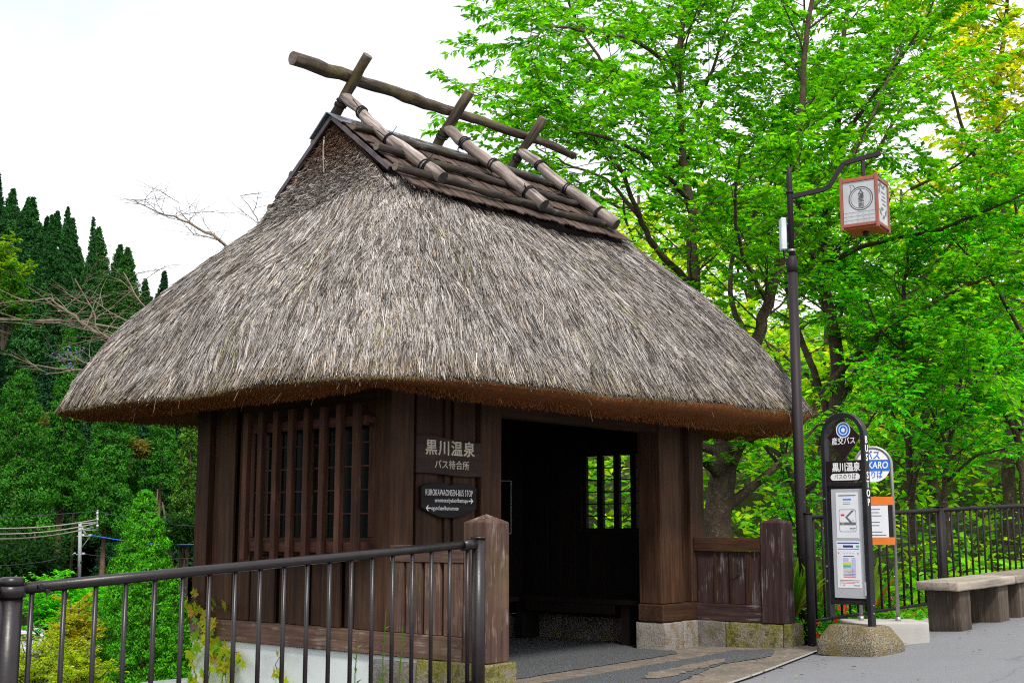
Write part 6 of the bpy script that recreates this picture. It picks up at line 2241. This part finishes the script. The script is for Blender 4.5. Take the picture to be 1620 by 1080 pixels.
# slim bare trunks standing in the shade at the hill foot
tm = tube_mesh('bare_trunk', [(0, 0, -1), (0.1, 0, 3.2), (0.05, .1, 7.5)], [.16, .13, .07], 7, mats=[M['cedar_bark']])
for k, (px, py, d, s, lean) in enumerate(((70, 905, 122, .9, .02), (88, 912, 120, 1.0, .05), (112, 905, 124, 1.0, -.03), (205, 900, 122, 1.15, .03), (240, 890, 128, 1.0, -.05), (52, 900, 126, .9, .0), (185, 900, 124, .9, .06), (275, 905, 106, .8, -.22))):
    p = at(px, py, d)
    o = link('bare_trunk', tm, None, None, tuple(p), (0, lean, k))
    o.scale = (s, s, s)
    order = sorted((70, 88, 112, 205, 240, 52, 185, 275)).index(px)
    tag(o, ('first', 'second', 'third', 'fourth', 'fifth', 'sixth', 'seventh', 'last')[order] + ' from the left of the slim bare trunks under the cedars', 'tree trunk', 'bare trunks at the foot of the hill')

# utility pole and its wires
pb = at(125, 935, 104)
UP = empty('utility_pole', tuple(pb), 0, 'grey concrete utility pole with side arms below the cedars', 'utility pole')
def U(px, py): return at(px, py, 104) - pb
def useg(name, a, b, r, mat='pole_grey', sides=10):
    return link(name, tube_mesh(name, [tuple(U(*a)), tuple((U(*a) + U(*b)) / 2), tuple(U(*b))], r, sides, mats=[M[mat]]), None, UP)
useg('pole', (125, 935), (127, 826), .15)
useg('extension', (153.5, 838), (154.5, 806), .07)
for a, b in (((128, 828), (155, 826)), ((128, 838), (154, 838)), ((122, 848), (146, 847)), ((114, 877), (136, 876))):
    useg('crossarm', a, b, .055)
useg('strut', (127, 829), (136, 846), .09)
useg('strut', (129, 866), (146, 844), .035)
for px, py in ((154, 812), (154, 822), (154, 832), (132, 847), (142, 847), (118, 876), (132, 876)):
    link('insulator', tube_mesh('insulator', [tuple(U(px, py + 1)), tuple(U(px, py - 2.5))], .1, 8, mats=[M['van_white']]), None, UP)
def wire(a, b, da, db, sag, r, mat, label, n=20):
    A, B = at(a[0], a[1], da), at(b[0], b[1], db)
    t = np.linspace(0, 1, n)[:, None]
    q = A + (B - A) * t
    q[:, 2] -= sag * 4 * (t * (1 - t))[:, 0]
    c = A.copy()
    o = link('overhead_wire', tube_mesh('overhead_wire', [tuple(x) for x in (q - c)], r, 6, mats=[M[mat]]), None, None, tuple(c))
    tag(o, label, 'wire')
wire((154, 821), (-60, 833), 104, 84, .35, .055, 'wire_pale', 'thick pale cable, uppermost of the three sagging from the utility pole')
wire((154, 827), (-60, 842), 104, 84, .4, .055, 'wire_pale', 'thick pale cable, middle of the three sagging from the utility pole')
wire((146, 834), (-60, 850), 104, 84, .4, .055, 'wire_pale', 'thick pale cable, lowest of the three sagging from the utility pole')
wire((154, 808), (-60, 819), 104, 84, .1, .03, 'wire_dark', 'thin dark wire running left from the tip of the utility pole')
wire((120, 876), (-60, 892), 104, 84, .4, .03, 'wire_dark', 'thin dark wire running left from the low arm of the utility pole')
wire((154, 808), (330, 832), 104, 96, .3, .03, 'wire_dark', 'thin dark wire from the utility pole tip towards the shelter')
wire((146, 846), (330, 860), 104, 96, .3, .04, 'blue', 'bright blue cable passing behind the big conifer')
wire((134, 876), (330, 880), 104, 96, .3, .03, 'wire_dark', 'thin dark wire from the low arm towards the shelter')

# small white van parked in the valley
vp = at(46, 1012, 88)
VAN = empty('parked_van', (vp[0], vp[1], vp[2] - 1.15), R(8), 'small white van with a roof rack, half hidden by yellow bushes', 'van')
bm = bmesh.new()
prof = [(-1.7, .35), (1.55, .35), (1.7, .6), (1.68, .95), (1.35, 1.12), (0.95, 1.72), (0.7, 1.84), (-1.55, 1.84), (-1.68, 1.7), (-1.7, .9)]
me = poly_prism('body', prof, 1.45, [M['van_white']], .05)
link('body', me, None, VAN, (0, -.72, 0))
for (a, b) in ((-1.45, -.75), (-.65, .1), (.2, .85)):
    box('window', a, b, -.735, -.70, 1.14, 1.62, M['van_glass'], VAN, .01)
me = poly_prism('windscreen', [(1.36, 1.15), (1.40, 1.15), (1.03, 1.68), (0.99, 1.68)], 1.2, [M['van_glass']])
link('windscreen', me, None, VAN, (0.01, -.6, 0))
for a in (-1.05, 1.05):
    for b in (-.68, .60):
        w = link('wheel', tube_mesh('wheel', [(0, 0, 0), (0, .14, 0)], .31, 18, mats=[M['tyre']]), None, VAN, (a, b, .31))
        link('hub', tube_mesh('hub', [(0, -.01, 0), (0, .0, 0)], .18, 12, mats=[M['alu']]), None, w)
for y in (-.5, 0, .5):
    box('rack_bar', -1.3, .6, y - .025, y + .025, 1.90, 1.95, M['alu'], VAN, 0)
for x in (-1.2, -.3, .5):
    box('rack_bar', x - .025, x + .025, -.6, .6, 1.845, 1.898, M['alu'], VAN, 0)
for y in (-.55, .5):
    box('headlight', 1.69, 1.72, y - .1, y + .1, .72, .86, M['milk'], VAN, .01)

# tiled roof of a house below the road
rp = at(300, 1078, 24)
rq = at(165, 1100, 24)
TR = empty('tiled_roof', tuple(rp), 0, 'grey tiled house roof below the plaster wall', 'house roof')
dv = np.array(rq) - np.array(rp)
dv[2] = -.02
Lr = float(np.linalg.norm(dv[:2]))
ang = math.atan2(dv[1], dv[0])
TR.rotation_euler = (0, 0, ang)
link('ridge', tube_mesh('ridge', [(-.6, 0, .02), (Lr * .5, 0, -.10), (Lr * 1.6, 0, -.45)], .11, 14, mats=[M['ridge_tile']]), None, TR)
# the slope facing the road: rows of curved tiles
tv, tf = [], []
for q in range(7):
    t0, t1 = q / 6.0 * math.pi, 0
    tv.append((-.11 + .22 * q / 6, 0, .035 * math.sin(q / 6 * math.pi)))
nq = 7
tv2 = [(x, y + .26, z - .0) for x, y, z in tv]
me = mesh_np('tile', tv + tv2, [(k, k + 1, nq + k + 1, nq + k) for k in range(nq - 1)], smooth=True)
me.materials.append(M['tile'])
for rw in range(8):
    for k in range(17):
        o = link('roof_tile', me, None, TR, (-.5 + k * .215, .12 + rw * .23, -.13 - rw * .135 - .06 * (k * .215) * .3))
        o.rotation_euler = (R(-28), 0, 0)
for rw in range(4):
    for k in range(17):
        o = link('roof_tile', me, None, TR, (-.5 + k * .215, -.38 - rw * .23, -.25 - rw * .135 - .06 * (k * .215) * .3))
        o.rotation_euler = (R(28), 0, 0)
box('gable_wall', -.4, Lr * 1.5, -.9, 1.6, -5.2, -.95, M['plaster'], TR, 0)

# leafless branches reaching out behind the roof
def bare(name, limbs, seed, label, twigs=3, n_side=1.2, reach=(.5, 1.1)):
    return spray_tree(name, limbs, seed, label, 'tree', n_side=n_side, twigs=twigs, reach=reach, bare=True, bark='bark_grey', start=.35)
DT = 17.5
bare('leafless_tree', [
    (P3(DT, [(560, 1050), (520, 860), (430, 700), (330, 600), (250, 560), (178, 540), (120, 505), (80, 472)]), 0.075, 0.012),
    (P3(DT, [(250, 560), (205, 520, .2), (100, 505, .3), (0, 507, .5), (-60, 500, .6)]), 0.022, 0.008),
    (P3(DT, [(178, 540), (150, 520, -.2), (152, 498, -.2), (118, 440, -.3)]), 0.02, 0.006),
    (P3(DT, [(80, 472), (40, 478), (0, 458)]), 0.014, 0.004),
    (P3(DT, [(330, 600), (260, 520, .3), (215, 468, .4), (195, 430, .5)]), 0.03, 0.006),
    (P3(DT, [(260, 520, .3), (200, 510, .5), (140, 470, .6)]), 0.018, 0.005),
    (P3(DT, [(250, 560), (200, 535, -.3), (105, 515, -.4)]), 0.015, 0.005),
    (P3(DT, [(300, 590), (150, 587, -.3), (118, 585, -.3), (72, 592, -.3)]), 0.025, 0.008),
    (P3(DT, [(180, 588, -.3), (130, 572, -.3), (110, 560, -.3)]), 0.012, 0.005),
], 801, 'leafless tree with pale crooked branches spreading left behind the thatched roof', n_side=1.5)
bare('leafless_tree', [
    (P3(19, [(640, 1050), (560, 700), (440, 470), (352, 382), (300, 352), (242, 333), (208, 315)]), 0.055, 0.003),
    (P3(19, [(352, 382), (320, 372), (295, 372)]), 0.012, 0.003),
    (P3(19, [(300, 352), (285, 335), (282, 318)]), 0.008, 0.003),
    (P3(19, [(440, 470), (420, 380), (402, 335), (380, 310)]), 0.018, 0.004),
], 802, 'leafless tree whose thin twigs show against the sky above the roof slope', n_side=.9, reach=(.3, .8))
# a few lilac wisteria flowers by the roof corner
WS = empty('wisteria', tuple(at(108, 560, 18)), 0, 'small hanging lilac wisteria blossoms left of the roof corner', 'flowers')
g = np.random.default_rng(5)
V = np.array([[(0, 0, 0), (.012, 0, .01), (.0, 0, .03), (-.012, 0, .01)], [(0, 0, 0), (0, .012, .01), (0, 0, .03), (0, -.012, .01)]]).reshape(-1, 3)
me = mesh_np('flower', V, np.arange(8).reshape(2, 4), np.tile((.38, .34, .72), (2, 1))); me.materials.append(M['petal'])
for k in range(70):
    c = (np.array([0, 0, 0]), np.array([.12, .1, .03]), np.array([-.1, 0, -.02]), np.array([.05, 0, -.16]))[k % 4]
    link('flower', me, None, WS, tuple(c + g.normal(0, .035, 3) * np.array([1, 1, 1.5])), tuple(g.uniform(0, 6.28, 3)))
for pts_, r__ in ((np.array([[.6, .3, -.3], [.2, .05, .05], [-.1, 0, 0]]), .006), (np.array([[.2, .05, .05], [.08, 0, -.18]]), .004)):
    link('stem', many_tubes('stem', [(pts_, r__, 4)], M['bark_grey']), None, WS)
